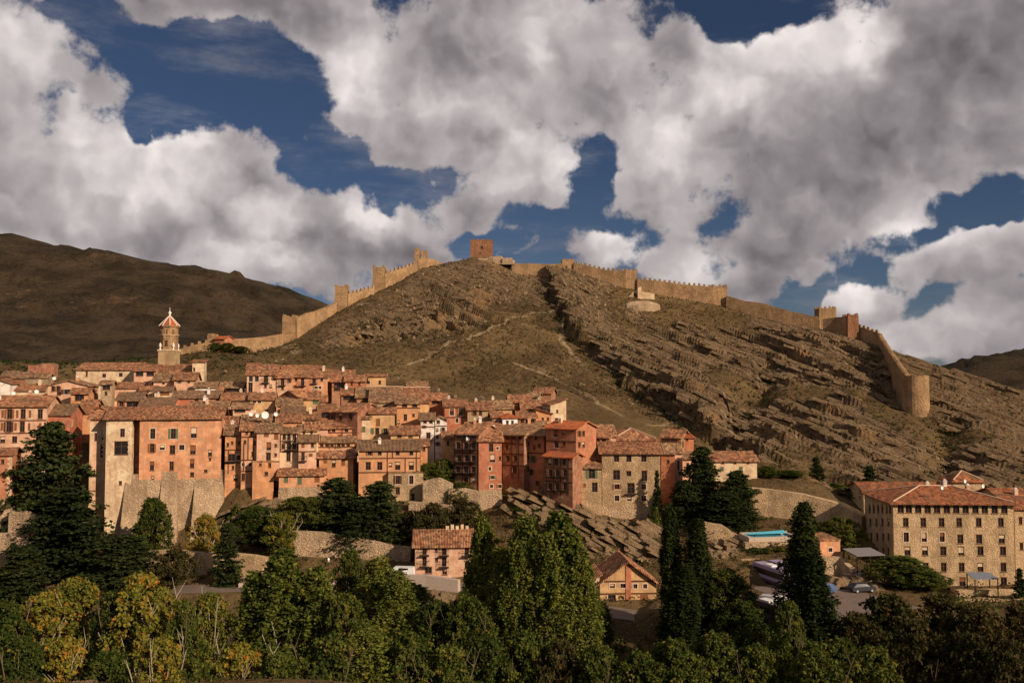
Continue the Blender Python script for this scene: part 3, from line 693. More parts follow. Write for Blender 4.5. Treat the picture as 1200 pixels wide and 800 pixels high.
def house(label, xl, xr, ye, yb=None, yr=None, Y=None, H=8., yaw=0., roof='side', wall='pink', rm='roof', D=None, win='', winr='', winl='',
          pitch=.38, ov=.5, cat='house', group=None, name='house', beams='', chim=0, auto=0, stone=None, base_extra=4., dark=None, ridge=False, quoin=False, wallk=None):
    Y = Y or auto_Y((xl+xr)/2, ye, H)
    O = P(xl, ye, Y); d = Vector((math.cos(math.radians(yaw)), math.sin(math.radians(yaw)), 0))
    Wd = hit(xr, ye, O, d)[0]
    if D is None:
        if yr is not None and roof in ('side', 'mono', 'hip'):
            K = 450-yr; t = (F*(-O.z)+K*Y)/(-K+F*pitch) if abs(-K+F*pitch) > 1 else 5
            t = max(2.5, min(t, 11)); D = t*2 if roof != 'mono' else t
        else: D = 9.
    kmpp = Y/F
    zb = (P(xl, yb, Y).z if yb else O.z-H)
    root = empty(name, Vector((O.x, O.y, zb)), math.radians(yaw)); tag(root, label, cat, group); ROOTS.append(root)
    he = O.z-zb; zf = -base_extra
    wm = M[wall]; rfun = lambda u, v: roof_height(roof, min(max(u, 0), Wd), min(max(v, 0), D), Wd, D, pitch)
    mbw = MB(); openings = []
    faces = {'f': ((0, 0), (1, 0), (0, -1), Wd), 'r': ((Wd, 0), (0, 1), (1, 0), D), 'b': ((Wd, D), (-1, 0), (0, 1), Wd), 'l': ((0, D), (0, -1), (-1, 0), D)}
    specs = {'f': parse(win), 'r': parse(winr), 'l': parse(winl), 'b': []}
    rz = Matrix.Rotation(math.radians(yaw), 3, 'Z'); RR = random.Random(sum(ord(c)*(i+3) for i, c in enumerate(label)))
    for key, (o, dd, n, L) in faces.items():
        wo = O+rz@Vector((o[0], o[1], 0)); wd = rz@Vector((dd[0], dd[1], 0)); lst = []
        for (wx, wy, ww, wh, kd) in specs[key]:
            s, z, yy = hit(wx, wy, wo, wd); k2 = yy/F/max(.3, abs(wd.x-wd.y*((wx-600)/F))) if key in 'fb' else yy/F/max(.35, abs(wd.x-wd.y*((wx-600)/F)))
            w2 = max(.5, ww*k2); h2 = max(.5, wh*yy/F); zc = z-zb; s = min(max(s, w2/2+.12), L-w2/2-.12); zc = min(zc, he-h2/2-.1)
            lst.append((s-w2/2, s+w2/2, zc-h2/2, zc+h2/2, kd))
        if (auto and key == 'f') or (key in 'rlb' and not specs[key] and L > 4):
            cols = int(auto) if (auto and key == 'f') else max(1, int(L/3.4)); rows = 1 if he < 5 else (2 if he < 8.5 else 3)
            for r in range(rows):
                for c in range(cols):
                    if RR.random() < .2: continue
                    s = L*(c+.5)/cols+RR.uniform(-.3, .3); z = he-1.7-r*2.9+RR.uniform(-.15, .15); w2 = RR.choice((.8, .9, 1.1)); h2 = RR.choice((1., 1.2, 1.5))
                    if s-w2/2 > .2 and s+w2/2 < L-.2: lst.append((s-w2/2, s+w2/2, z-h2/2, z+h2/2, RR.choice('ddws')))
        topf = lambda s, o=o, dd=dd: he+rfun(o[0]+dd[0]*s, o[1]+dd[1]*s)-.02
        ok = face_mesh(mbw, o, dd, n, L, zf, topf, [q[:4] for q in lst])
        for q in lst:
            if q[:4] in ok: openings.append((o, dd, n, q))
    mbw.build('wall', wm, root)
    for o, dd, n, (s0, s1, a, b, kd) in openings:
        kd0 = kd
        if kd in 'b': kd = 'd'
        if kd == 'a': kd = 'd'
        me, kk = window_mesh(s1-s0, b-a, kd)
        wo = link('window' if kd0 != 'D' else 'door', me, root); wo.location = (o[0]+dd[0]*(s0+s1)/2, o[1]+dd[1]*(s0+s1)/2, a)
        wo.rotation_euler = (0, 0, math.atan2(dd[1], dd[0])); wo.scale = ((s1-s0)/kk[0], 1, (b-a)/kk[1])
        if kd not in 'sS':
            pm_, k3 = pane_mesh(kk[0]-.04, kk[1]-.04); po = link('pane', pm_, wo); po.location = (0, .165, .02); po.scale = ((kk[0]-.04)/k3[0], 1, (kk[1]-.04)/k3[1])
        if kd0 in 'dwW' and (s1-s0) > .55 and RR.random() < .34:
            if RR.random() < .5 or cat == 'convent':   # roller blind or curtain behind the upper part
                q = RR.uniform(.3, .7); f = MB(); f.box(-(s1-s0)/2+.1, (s1-s0)/2-.1, .10, .125, (b-a)*(1-q), (b-a)-.02); bo = f.build('blind', M[RR.choice(('cream', 'wframe', 'wood2'))], root)
            else:                                      # shutter leaves folded back on the wall
                hw = (s1-s0)/2; sm = M[RR.choice(('wood2', 'wood', 'green', 'wood2'))]
                for sg in (-1, 1):
                    x0, x1 = sorted((sg*(hw+.03), sg*(hw*1.9))); f = MB(); f.box(x0, x1, -.07, -.02, .02, b-a-.02); bo = f.build('shutter', sm, root)
                    bo.location = wo.location; bo.rotation_euler = wo.rotation_euler
            bo.location = wo.location; bo.rotation_euler = wo.rotation_euler
        if kd0 == 'b':
            bo = link('balcony', balcony_mesh(s1-s0+.9), root); bo.location = (o[0]+dd[0]*(s0+s1)/2, o[1]+dd[1]*(s0+s1)/2, a-.02); bo.rotation_euler = wo.rotation_euler
        if kd0 == 'a':                                 # rounded head of an arcade opening: two spandrels
            f = MB(); hw = (s1-s0)/2; 
            for sg in (-1, 1):
                arc = [(sg*hw*math.cos(t), b-a-hw+hw*math.sin(t)) for t in np.linspace(0, math.pi/2, 6)]
                pts = arc+[(sg*hw, b-a)]
                fr = [(x, .0, z) for x, z in pts]; bk = [(x, .22, z) for x, z in pts]
                if sg > 0: fr, bk = fr[::-1], bk[::-1]
                f.poly(fr); f.poly(bk[::-1])
                for i in range(len(fr)): j = (i+1) % len(fr); f.poly([fr[j], fr[i], bk[i], bk[j]])
            ao = f.build('arch', wm, root); ao.location = wo.location; ao.rotation_euler = wo.rotation_euler
    # roof: a thick, slightly sagging sheet of tiles with a stepped edge
    oe = ov; us = sorted({-oe, Wd+oe, 0, Wd, Wd/2, *[round(x, 3) for x in np.linspace(0, Wd, max(3, int(Wd/1.6)))]})
    vs = sorted({-oe, D+oe, 0, D, D/2, *[round(x, 3) for x in np.linspace(0, D, max(3, int(D/1.6)))]})
    if roof == 'hip': 
        h_ = min(D, Wd)/2; us = sorted({*us, h_, Wd-h_}); vs = sorted({*vs, h_, D-h_}) 
    us = [u for i, u in enumerate(us) if i == 0 or u-us[i-1] > .15]; vs = [v for i, v in enumerate(vs) if i == 0 or v-vs[i-1] > .15]
    th = .22; mbr = MB(); idx = {}
    def rz_(u, v):
        z = rfun(u, v)
        eu = max(0, -u, u-Wd); ev = max(0, -v, v-D)
        if roof in ('side', 'hip'): z -= ev*pitch
        if roof in ('gable', 'hip'): z -= eu*pitch if roof == 'gable' or eu > ev else 0
        if roof == 'mono': z += (-ev if v < 0 else ev)*pitch
        if roof == 'monor': z += (-eu if u < 0 else eu)*pitch
        if roof == 'monol': z += (eu if u < 0 else -eu)*pitch
        return he+z
    for i, u in enumerate(us):
        for j, v in enumerate(vs):
            jz = RR.uniform(-.07, .07); jx = RR.uniform(-.06, .06) if 0 < i < len(us)-1 else 0; ev = RR.uniform(-.07, .07) if j in (0, len(vs)-1) else 0
            idx[i, j] = len(mbr.v); mbr.v.append((u+jx, v+ev, rz_(u, v)+th+jz))
            mbr.v.append((u+jx, v+ev, rz_(u, v)+.01))
    nu, nv = len(us), len(vs)
    for i in range(nu-1):
        for j in range(nv-1):
            a, b, c, e_ = idx[i, j], idx[i+1, j], idx[i+1, j+1], idx[i, j+1]
            mbr.f.append((a, b, c, e_)); mbr.mi.append(0); mbr.f.append((a+1, e_+1, c+1, b+1)); mbr.mi.append(1)
    for i in range(nu-1):
        a, b = idx[i, 0], idx[i+1, 0]; mbr.f.append((a+1, b+1, b, a)); mbr.mi.append(0)
        a, b = idx[i, nv-1], idx[i+1, nv-1]; mbr.f.append((b+1, a+1, a, b)); mbr.mi.append(0)
    for j in range(nv-1):
        a, b = idx[0, j], idx[0, j+1]; mbr.f.append((b+1, a+1, a, b)); mbr.mi.append(0)
        a, b = idx[nu-1, j], idx[nu-1, j+1]; mbr.f.append((a+1, b+1, b, a)); mbr.mi.append(0)
    ro = mbr.build('roof', [M[rm], M['wood']], root)
    if ridge and roof in ('side', 'hip', 'gable'):
        lines = []
        hm = min(Wd, D)/2
        if roof == 'side': lines = [((-ov, D/2), (Wd+ov, D/2))]
        if roof == 'gable': lines = [((Wd/2, -ov), (Wd/2, D+ov))]
        if roof == 'hip':
            A, B = ((hm, D/2), (Wd-hm, D/2)) if Wd >= D else ((Wd/2, hm), (Wd/2, D-hm))
            q = [(0, 0), (Wd, 0), (0, D), (Wd, D)]
            lines = [(A, B), (A, q[0]), (B if Wd >= D else A, q[1]), (A if Wd >= D else B, q[2]), (B, q[3])]
        f = MB()
        for (u0, v0), (u1, v1) in lines: f.tube((u0, v0, he+rfun(u0, v0)+th+.04), (u1, v1, he+rfun(u1, v1)+th+.04), .14, .14, 5)
        f.build('ridge_tiles', M['ridge'], ro)
    for k in range(chim):
        u, v = RR.uniform(.2, .8)*Wd, RR.uniform(.25, .7)*D; z = he+rfun(u, v); f = MB(); f.box(u-.32, u+.32, v-.32, v+.32, z-.3, z+1.05); ch = f.build('chimney', M[RR.choice(('pink', 'cream', 'white'))], ro)
        f = MB(); f.box(u-.4, u+.4, v-.4, v+.4, z+1.053, z+1.15); f.hexa([(u-.3,v-.3,z+1.3),(u+.3,v-.3,z+1.3),(u+.3,v+.3,z+1.3),(u-.3,v+.3,z+1.3),(u-.1,v-.1,z+1.5),(u+.1,v-.1,z+1.5),(u+.1,v+.1,z+1.5),(u-.1,v+.1,z+1.5)]); f.box(u-.05, u+.05, v-.05, v+.05, z+1.15, z+1.3); 
        f.build('chimney_cap', M['cap'], ro)
    # timber beams: 'h:y,y' floor lines, 'v:x,x' posts with 'v:x@y0-y1'
    for part in beams.split(';'):
        if not part: continue
        t_, r = part.split(':')
        for q in r.split(','):
            f = MB()
            if t_ == 'h':
                z = hit(xl, float(q), O, d)[1]-zb; f.box(.0, Wd, -.07, .002, z-.11, z+.11)
            else:
                x, yy = q.split('@'); y0, y1 = yy.split('-'); s = hit(float(x), ye, O, d)[0]; za = hit(float(x), float(y1), O, d)[1]-zb; zc = hit(float(x), float(y0), O, d)[1]-zb
                f.box(s-.1, s+.1, -.062, .002, za, min(zc, he-.02))
            f.build('beam', M['wood'], root)
    if stone:                                          # masonry foot: (py of its top)
        z = hit(xl, stone, O, d)[1]-zb; f = MB(); f.hexa([(-.35,-.45,zf),(Wd+.35,-.45,zf),(Wd+.35,D,zf),(-.35,D,zf),(-.03,-.06,z),(Wd+.03,-.06,z),(Wd+.03,D,z),(-.03,D,z)]); 
        f.build('stone_foot', M['rubble'], root)
    if quoin:
        f = MB(); z = zf; i = 0
        while z < he-.5:
            w2 = .75 if i % 2 else .45
            for u0, u1 in ((-.04, w2), (Wd-w2, Wd+.04)): f.box(u0, u1, -.045, .3, z, z+.42)
            z += .45; i += 1
        o = f.build('quoin', M['cream'], root); o['kind'] = 'stuff'
    root['_W'] = Wd; root['_D'] = D; root['_he'] = he
    return root, O, d, Wd, D, he, zb
# ------------------------------------------------------------------ the town, house by house (pixels of the photograph fix where each one stands)
G = 'houses of the old town'
def h(*a, **k):
    k.setdefault('group', G); c = (a[1]+a[2])/2; k.setdefault('yaw', 12 if c < 400 else 7 if c < 600 else 3); return house(*a, **k)
# --- left edge
h('tall red house on a stone foot cut by the left edge of the picture', -34, 14, 533, 620, 525, Y=170, wall='red', rm='roof', win='541:3/4,5; 566:-6/5,6', stone=585, quoin=True, chim=0)
h('pink house with two rows of dark wooden galleries at the left edge', -30, 55, 476, 565, 464, Y=186, wall='rose', rm='roof', win='485:11,27,47/6,11; 500:10,26/6,12; 515:3,17/6,7; 485:3,20,35/3,9,s; 500:2,18,34,47/3,9,s', beams='h:478,493,508', chim=2)
h('narrow red house with mossy roof between the galleried house and the tall cedar', 56, 82, 486, 560, 474, Y=190, wall='red', rm='roofg', win='497:62/3,4')
# --- the big palace
rP = h('huge pink fronted palace with three rows of windows on tall stone buttresses', 164, 259.5, 490.5, 636, 479, Y=187.5, yaw=14, wall='pink', rm='roof', D=15, pitch=.30, ov=.7,
  win='508:179,203/6,12,w; 507:227/7,12,W; 525:178/5,10; 524:190,213/6,6,w; 527:202,226/6.5,10; 531:246/4.5,7; 546:178,201/5,10; 543:225/5,10; 538:246/2,2; 560:179/3.5,4; 556:225/4.5,5; 552:241/4,3', stone=562, cat='palace')
h('beige plastered left wing of the palace with one very large dark window', 125, 155, 490.5, 636, 480, Y=185.5, yaw=14, wall='cream', rm='roof', D=14, pitch=.30, ov=.7, win='507:143.5/5.5,10,w; 525:142/16.5,15.5,g; 566:141/3.5,4', quoin=True, cat='palace')
h('deep shaded bay joining the two wings of the palace', 155.2, 163.8, 490.5, 636, 480, Y=189.8, yaw=14, wall='brown', rm='roof', D=9, pitch=.30, cat='palace', win='', ov=.3)
h('narrow white quoined side wing of the palace beside the cedar', 106, 124.5, 490.5, 632, 482, Y=188, wall='rose', rm='roof', D=9, pitch=.30, ov=.6, yaw=14, win='510:121/4,14,w; 528:120/5,16,w; 512:112/2.5,10,w', quoin=True, cat='palace')
def buttress(label, x0, x1, yt, Y=None, out=4.2, yb=640, m='rubble'):
    Y = Y or 187.5+(x0-164)*.047; a, b = P(x0, yt, Y), P(x1, yt, Y); root = empty('buttress', (a.x, a.y, P(x0, yb, Y).z), math.radians(14)); tag(root, label, 'buttress', 'stone buttresses of the palace')
    H_ = a.z-root.location.z; w_ = b.x-a.x; mb = MB(); n = 8; L = []
    for i in range(n+1):
        t = i/n; e_ = out*(1-t)**1.5+.15; s = .5*(1-t)
        L.append([(-s, -e_, H_*t-3*(i == 0)), (w_+s, -e_, H_*t-3*(i == 0)), (w_+s, 1.2, H_*t-3*(i == 0)), (-s, 1.2, H_*t-3*(i == 0))])
    i0 = 0
    for r in L: mb.v += r
    for i in range(n):
        for k in range(4): a_ = 4*i+k; b_ = 4*i+(k+1) % 4; mb.f.append((a_, b_, b_+4, a_+4)); mb.mi.append(0)
    mb.f.append((4*n, 4*n+1, 4*n+2, 4*n+3)); mb.mi.append(0); mb.build('masonry', M[m], root); return root
buttress('leftmost curved stone buttress under the beige palace wing', 147, 161, 556)
buttress('middle stone buttress of the palace, below the second window column', 190, 207, 553)
buttress('widest pale stone buttress at the right corner of the palace', 229, 261, 551, out=5.5)
# --- houses right of the palace
h('narrow salmon house with a timber balcony tucked against the palace', 264, 283, 509, 562, 498, Y=191, wall='orange', rm='roof2', win='519:272,280/2.5,3; 521:267/3,4; 536:271/8,8,b; 536:279.5/4,6,w; 548:273/3,4; 560:276/5,6', beams='h:527,542; v:268@527-555,276@527-542', chim=1)
h('slim brick red half timbered tower house with two attic windows', 283, 301, 504, 563, 496, Y=190, wall='pink', rm='roof', win='507:289,294.5/3,4; 518:287/2.5,4; 519:298/2.5,4; 532:296/2.5,5; 544:285,293/3.5,4,w; 559:284/4,8', beams='h:512,539,552; v:291@512-539,286@518-552,297@519-539')
h('tall pale pink house with a blind and four floors beside the balcony house', 301, 327.5, 506, 541, 498, Y=189.5, wall='rose', rm='roof2', D=8, win='510:312/6,4,s; 511:323.5/5,8,s; 523:315/5.5,9,W; 522:323/2.5,3; 535:314.5/5.5,9,W; 533:323/2.5,3', beams='h:541')
h('orange lower wall house standing on the pale rock under the tall pink house', 296, 321, 541.5, 566, None, Y=188.4, wall='orange', rm='roof2', roof='flat', D=6, win='544.5:305/3,3; 545:316/3.5,5; 555:312/4,4', ov=.1)
h('house with two open white balconies one above the other', 328, 349.5, 507, 543, 503, Y=192, wall='cream', rm='roof2', win='512:333/4,6; 512:338.5/4,8,b; 512:345/4,6; 523:332,345/4,5; 523:338.5/5,7,b; 535:338/5,10', beams='h:517,529; v:329@507-529,349@507-529')
h('small pink house with grey roof right of the white balconies', 350, 371, 517.5, 543, 509.5, Y=191, wall='rose', rm='roofg', win='522:355/4,5,s; 522:366/3.5,4; 535:355/4,9,b; 533:364/4.5,4,s', beams='h:529')
h('long low pink house with green shutters on a stone foot above the bushes', 327, 380, 557, 592, 548.5, Y=188, yaw=10, wall='pink', rm='roof', win='562:335/5,7,S; 562.5:351/5,10,S; 561:371.5/6,8,s; 570:373/3,4', stone=571, chim=0)
h('upper roofed storey set back behind the long low pink house', 323, 358, 551, 570, 543, Y=193, yaw=8, wall='pink', rm='roof', win='')
# --- middle block
h('timber framed house with five small windows under its orange roof', 372, 415.5, 501.5, 530, 492.5, Y=203, wall='pink', rm='roof', win='504:378,384,391,406/4,4; 511:380,398,409/5,4,s; 515:372,390/3,3', beams='h:507; v:387@501-508,401@501-518', chim=1)
h('house with long pale gallery below the timber framed house', 371, 415.5, 518, 532, 512, Y=197, wall='orange', rm='roof2', win='522:377,383,389,402,408/4,3; 521:397/4,6', beams='h:524; v:386@518-529,393@518-529')
h('reddish house with a tilted white roof verge below the long gallery', 374, 414, 536, 567, 530, Y=192, wall='orange', rm='roof', D=6, win='541:381/4,3.5,s; 543:391/4.5,8; 542:402/4.5,7,s', yaw=4, ridge=True)
h('pink corner house just left of the reddish house with cream floor', 359, 373, 516, 546, 510, Y=194, wall='cream', rm='roof2', win='521.5:367/3,4; 533:364/4,4')
h('large orange and stone house with grey brown roof in the middle of the front row', 420.5, 492.5, 527, 590, 515.5, Y=190, wall='orange', rm='roofg', ov=.6,
  win='530.5:433,445,466,482/4.5,6,W; 546:431.5,445,466,482/6,9,W; 544.5:457.5/4,4; 562:466,482/5,10,w; 575:466/5,8; 583:484/4,9', beams='h:537,553.5; v:454@527-553,475@537-553,460@527-537,488@527-553', chim=1)
h('pale stone lower corner wall of the large orange and stone house', 455, 496, 554.5, 592, None, Y=189.4, wall='beige', rm='roof2', roof='flat', D=5, ov=.05, win='562:466,482/5,10,w; 575:466/5,8; 583:484/4,9')
h('narrow lit gable strip house right behind the large orange house', 493, 501, 522, 560, 516, Y=195, wall='orange', rm='roof', D=6, win='526:497/2.5,4; 545:497/2.5,4')
# --- shaded gallery house, red stone-footed house and the dark recess
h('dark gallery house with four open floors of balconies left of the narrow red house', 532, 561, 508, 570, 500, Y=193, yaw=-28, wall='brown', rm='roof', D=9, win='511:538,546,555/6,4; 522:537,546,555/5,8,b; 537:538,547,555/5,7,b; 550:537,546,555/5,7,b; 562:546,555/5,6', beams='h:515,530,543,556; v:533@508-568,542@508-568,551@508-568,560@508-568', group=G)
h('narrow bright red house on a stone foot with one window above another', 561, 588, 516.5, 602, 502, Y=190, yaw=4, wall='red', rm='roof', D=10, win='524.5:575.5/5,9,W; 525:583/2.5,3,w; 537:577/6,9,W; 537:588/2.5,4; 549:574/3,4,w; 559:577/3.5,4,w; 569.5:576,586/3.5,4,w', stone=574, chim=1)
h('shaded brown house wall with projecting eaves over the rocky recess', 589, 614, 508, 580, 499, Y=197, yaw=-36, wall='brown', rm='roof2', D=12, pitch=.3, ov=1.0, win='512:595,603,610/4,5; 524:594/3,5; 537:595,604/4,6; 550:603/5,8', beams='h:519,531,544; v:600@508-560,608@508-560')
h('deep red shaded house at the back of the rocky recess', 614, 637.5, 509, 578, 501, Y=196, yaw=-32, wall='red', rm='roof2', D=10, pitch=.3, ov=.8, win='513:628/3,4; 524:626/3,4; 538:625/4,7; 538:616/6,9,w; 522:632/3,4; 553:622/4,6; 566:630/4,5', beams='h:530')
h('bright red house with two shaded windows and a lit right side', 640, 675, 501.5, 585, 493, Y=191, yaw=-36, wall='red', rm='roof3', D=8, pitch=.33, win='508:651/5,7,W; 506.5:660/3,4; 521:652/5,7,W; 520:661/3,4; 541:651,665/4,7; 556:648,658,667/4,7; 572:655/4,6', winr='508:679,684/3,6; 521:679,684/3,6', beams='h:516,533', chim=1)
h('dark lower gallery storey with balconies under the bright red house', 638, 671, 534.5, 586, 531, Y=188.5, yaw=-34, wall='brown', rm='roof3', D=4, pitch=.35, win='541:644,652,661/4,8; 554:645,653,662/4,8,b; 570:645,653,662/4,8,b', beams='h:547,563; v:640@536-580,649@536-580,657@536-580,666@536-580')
h('small stone house with a brown door stepping down on the tilted rock', 670.5, 705, 548, 596, 541.5, Y=188.5, wall='beige', rm='roof2', D=5, win='552:680/4,6,w; 555:693.5/7,11,W; 568.5:685/3.5,4.5,s; 571:697/6.5,11,W', chim=0)
h('tiled loft with a dark slot between the small stone house and the red house', 676, 705, 538, 556, 527, Y=192, wall='orange', rm='roof', D=9, win='540.5:684,692,700/6,2.6')
h('big beige stone house with four rows of square windows above the rocks', 705.5, 773.5, 530.5, 608, 521, Y=190, yaw=-2, wall='beige', rm='roof', D=12, pitch=.3, ov=.7,
  win='537.5:722.5,737,754.5/6,7,W; 556.5:722.5/8,11,W; 555:737/5.5,6,W; 557.5:755/6.5,12,W; 570:723,754.5/5.5,6,w; 572:739.5/8.5,12,b; 583.5:723,737.5,754.5/5.5,6.5,w', ridge=False, stone=593)
h('red shaded side house behind the right corner of the big stone house', 774.5, 791, 531, 575, 524, Y=195, yaw=-12, wall='red', rm='roof2', D=9, win='541:783/3,4')
h('slim salmon corner house with white strip right of the shaded red house', 791, 799, 530, 590, 525, Y=196, wall='rose', rm='roof2', D=7, win='545:795/2.5,10')
h('house with wide hipped roof and pale upper wall behind the big stone house', 719, 768.5, 514.5, 530, 495.5, Y=214, wall='cream', rm='roof', roof='hip', D=17, pitch=.42, win='517:749/3,2.5; 518:727,733/5,4,w', ov=.8, ridge=True)
h('house with a long tiled roof beside the wide hipped one', 694, 722, 511, 530, 499, Y=212, wall='rose', rm='roof2', D=12, win='517:702,712/4,4')
h('shaded house with a glazed gallery between the bright red house and the stone house', 688, 714, 512, 536, 500, Y=205, yaw=-8, wall='brown', rm='roof', D=10, win='519:694,700.5,707.5/5,8,W', beams='h:526')
h('dark red shed with a low tiled roof at the right end of the town', 775, 798, 512, 532, 505.5, Y=216, yaw=-24, wall='brown', rm='roof', D=8)
h('small bright orange house end right of the dark red shed', 797, 813, 513, 534, 508, Y=217, yaw=10, wall='red', rm='roof3', roof='mono', D=6, pitch=.2, win='514:805/3,3')
h('sloping roofed outbuilding stepping down below the orange house end', 800, 817, 537, 560, 527, Y=203, wall='rose', rm='roof2', D=6, win='545:806/3,5')
h('long white farmhouse with green shutters half hidden by dark cedars', 836, 887, 540, 566, 530.5, Y=203, wall='cream', rm='roof', D=9, win='541.7:847,861.5,876.5/3,2.4; 549.5:846/4,5,S; 550.5:868/4.5,7.5,S; 558.5:868/4,3.5', group=G)
# --- upper town, from the left
A = dict(group=G)
h('dark brick barn below the scrub hill at the far upper left', 14, 30, 443, 455, 434, Y=262, wall='brick', rm='roofg', D=9)
h('low dark roofed barn left of the ruined brick walls', 2, 16, 441, 452, 435, Y=270, wall='brick', rm='roofg', D=8)
h('roofless dark brick ruin with one doorway at the upper left', 33, 48, 428, 448, None, Y=275, wall='brick', roof='flat', rm='roofg', D=5, ov=0, win='437:36/3,4')
h('roofless dark brick ruin with the broken top, right of the lower ruin', 48.5, 63, 426, 446, None, Y=277, wall='brick', roof='flat', rm='roofg', D=5, ov=0)
h('cream gabled house at the left edge above the galleries', -16, 12, 449, 470, None, Y=222, wall='white', rm='roof', roof='gable', D=9, pitch=.3)
h('low stone walled yard building behind the satellite dishes', 30, 56, 442, 460, 440.5, Y=246, wall='rubble', rm='roof2', D=5)
h('low tiled house with satellite dishes left of the pale gabled house', 16, 52, 457.5, 470, 451, Y=226, wall='cream', rm='roof', D=8, chim=1)
h('pale pink gabled house with a covered terrace left of the church', 56, 103, 452, 475, None, Y=220, wall='rose', rm='roof2', roof='gable', D=11, pitch=.28, win='453:62,68/4,6; 457:73/6,5,s; 461:69/5,4; 459:79/8,6,w', chim=1)
h('orange lean-to with a dark open porch below the pale gabled house', 83, 103, 461, 478, 456, Y=214, wall='orange', rm='roof', D=6, win='466:93/11,7,g')
h('small tiled house right below the dark porch', 95, 112, 475, 486, 469, Y=206, wall='cream', rm='roof', D=6, win='478:102/6,2')
h('orange gabled attic peeking over the palace roof', 107, 128, 482, 492, None, Y=204, wall='orange', rm='roof', roof='gable', D=8, pitch=.45, win='477.5:119.5/2,2')
h('sloping orange roofed house left of the orange attic', 80, 108, 484, 498, 473, Y=202, wall='orange', rm='roof', roof='side', D=10)
# church
rc, Oc, dc, Wc, Dc, hec, zbc = house('long cream church nave with two round windows and a low tiled roof', 89, 158, 433, 470, 425, Y=243, yaw=5, wall='cream', rm='roof', D=15, pitch=.25, win='438:101.5/2.5,6; 440:122/4.5,4.5,w; 439:141.5/4.5,4.5,w', cat='church', name='church', quoin=False)
h('open loft with two wide dark openings at the right end of the church', 157, 182, 434.5, 456, 425.5, Y=240, wall='rose', rm='roof', D=14, pitch=.25, win='438:163.5/9,5,g; 438:176/9,5,g; 449:171/4,3.5; 449:181/3,3')
h('tiled church transept just below the bell tower', 181, 225.5, 436.5, 455, 423.5, Y=244, wall='rose', rm='roof', D=14, pitch=.33, win='')
h('plain cream stair tower at the right end of the church roof', 225.5, 239, 424, 452, 423, Y=243, wall='cream', rm='roof', roof='mono', pitch=.1, D=6, win='433:227.5/2.5,3.5')
# bell tower
kt = 250/F; pt_ = P(193.5, 424, 250); root = empty('bell_tower', (pt_.x, pt_.y+2.8, pt_.z)); tag(root, 'octagonal brick bell tower with red and white ribbed spire', 'bell tower')
zz = lambda py: P(193.5, py, 250).z-pt_.z
mb = MB(); s_ = 9.4*kt; mb.box(-s_, s_, -s_, s_, -14, zz(411)); mb.build('stone_base', M['beige'], root)
mb = MB(); mb.box(-s_-.2, s_+.2, -s_-.2, s_+.2, zz(411)+.003, zz(411)+.4); mb.build('cornice', M['cream'], root)
for sx in (-1, 1):
    for sy in (-1, 1):
        mb = MB(); mb.lathe(sx*(s_-.4), sy*(s_-.4), [(.35, zz(411)+.4), (.12, zz(411)+.9), (.38, zz(411)+1.3), (.3, zz(411)+1.8), (.05, zz(411)+2.3)], 8); mb.build('finial', M['cap'], root, True)
ro_ = 9.2*kt/math.cos(math.pi/8)
mb = MB(); mb.lathe(0, 0, [(ro_, zz(411)+.41), (ro_, zz(392.5))], 8, ph=.5); mb.build('lower_drum', M['castle'], root)
mb = MB(); mb.lathe(0, 0, [(ro_+.25, zz(392.5)+.003), (ro_+.25, zz(391.6))], 8, ph=.5); mb.build('cornice', M['cream'], root)
# open belfry: a dark core, eight corner piers and lintels
za, zb_ = zz(391.6)+.003, zz(382.5)
mb = MB(); mb.lathe(0, 0, [(ro_*.62, za), (ro_*.62, zb_)], 8, ph=.5); mb.build('bell_chamber', M['wood'], root)
for k in range(8):
    t = 2*math.pi*(k+.5)/8; c = Vector((math.cos(t), math.sin(t), 0)); r = Vector((-c.y, c.x, 0)); mb = MB(); a = c*(ro_-.55); e_ = .62
    q = [a-c*.45-r*e_, a+c*.5-r*e_, a+c*.5+r*e_, a-c*.45+r*e_]; mb.hexa([(p.x, p.y, za) for p in q]+[(p.x, p.y, zb_-.8) for p in q]); mb.build('pier', M['castle'], root)
mb = MB(); mb.lathe(0, 0, [(ro_, zb_-.798), (ro_, zb_), (ro_+.35, zb_+.003), (ro_+.35, zb_+.3)], 8, ph=.5); mb.build('cornice', M['castle'], root)
zt = zz(369.5); mb = MB(); mb.lathe(0, 0, [(ro_+.4, zb_+.303), (.25, zt)], 8, ph=.5); mb.build('spire', M['roof3'], root)
for k in range(8):
    t = 2*math.pi*(k+.5)/8; mb = MB(); mb.tube((math.cos(t)*(ro_+.42), math.sin(t)*(ro_+.42), zb_+.33), (math.cos(t)*.25, math.sin(t)*.25, zt+.02), .13, .1, 5); mb.build('rib', M['cap'], root)
mb = MB(); mb.lathe(0, 0, [(.3, zt-.1), (.25, zt+.5), (.5, zt+.9), (.2, zt+1.3), (.07, zt+1.5), (.05, zt+2.4)], 10); mb.build('finial', M['cap'], root, True)
def dial(py, px, w_, h_):
    s = (px-193.5)*kt; mb = MB(); z = zz(py); mb.box(s-w_*kt/2, s+w_*kt/2, -9.2*kt-.06, -9.2*kt+.2, z-h_*kt/2, z+h_*kt/2); mb.build('opening', M['wood'], root)
dial(402, 193.5, 3.2, 7)

h('tiny red ruined house between the slim tower and the dark hedge', 251, 263, 397, 412, 395, Y=333, wall='red', rm='roof3', D=5, yaw=-20, cat='house', win='403:256/3,3', group=None)
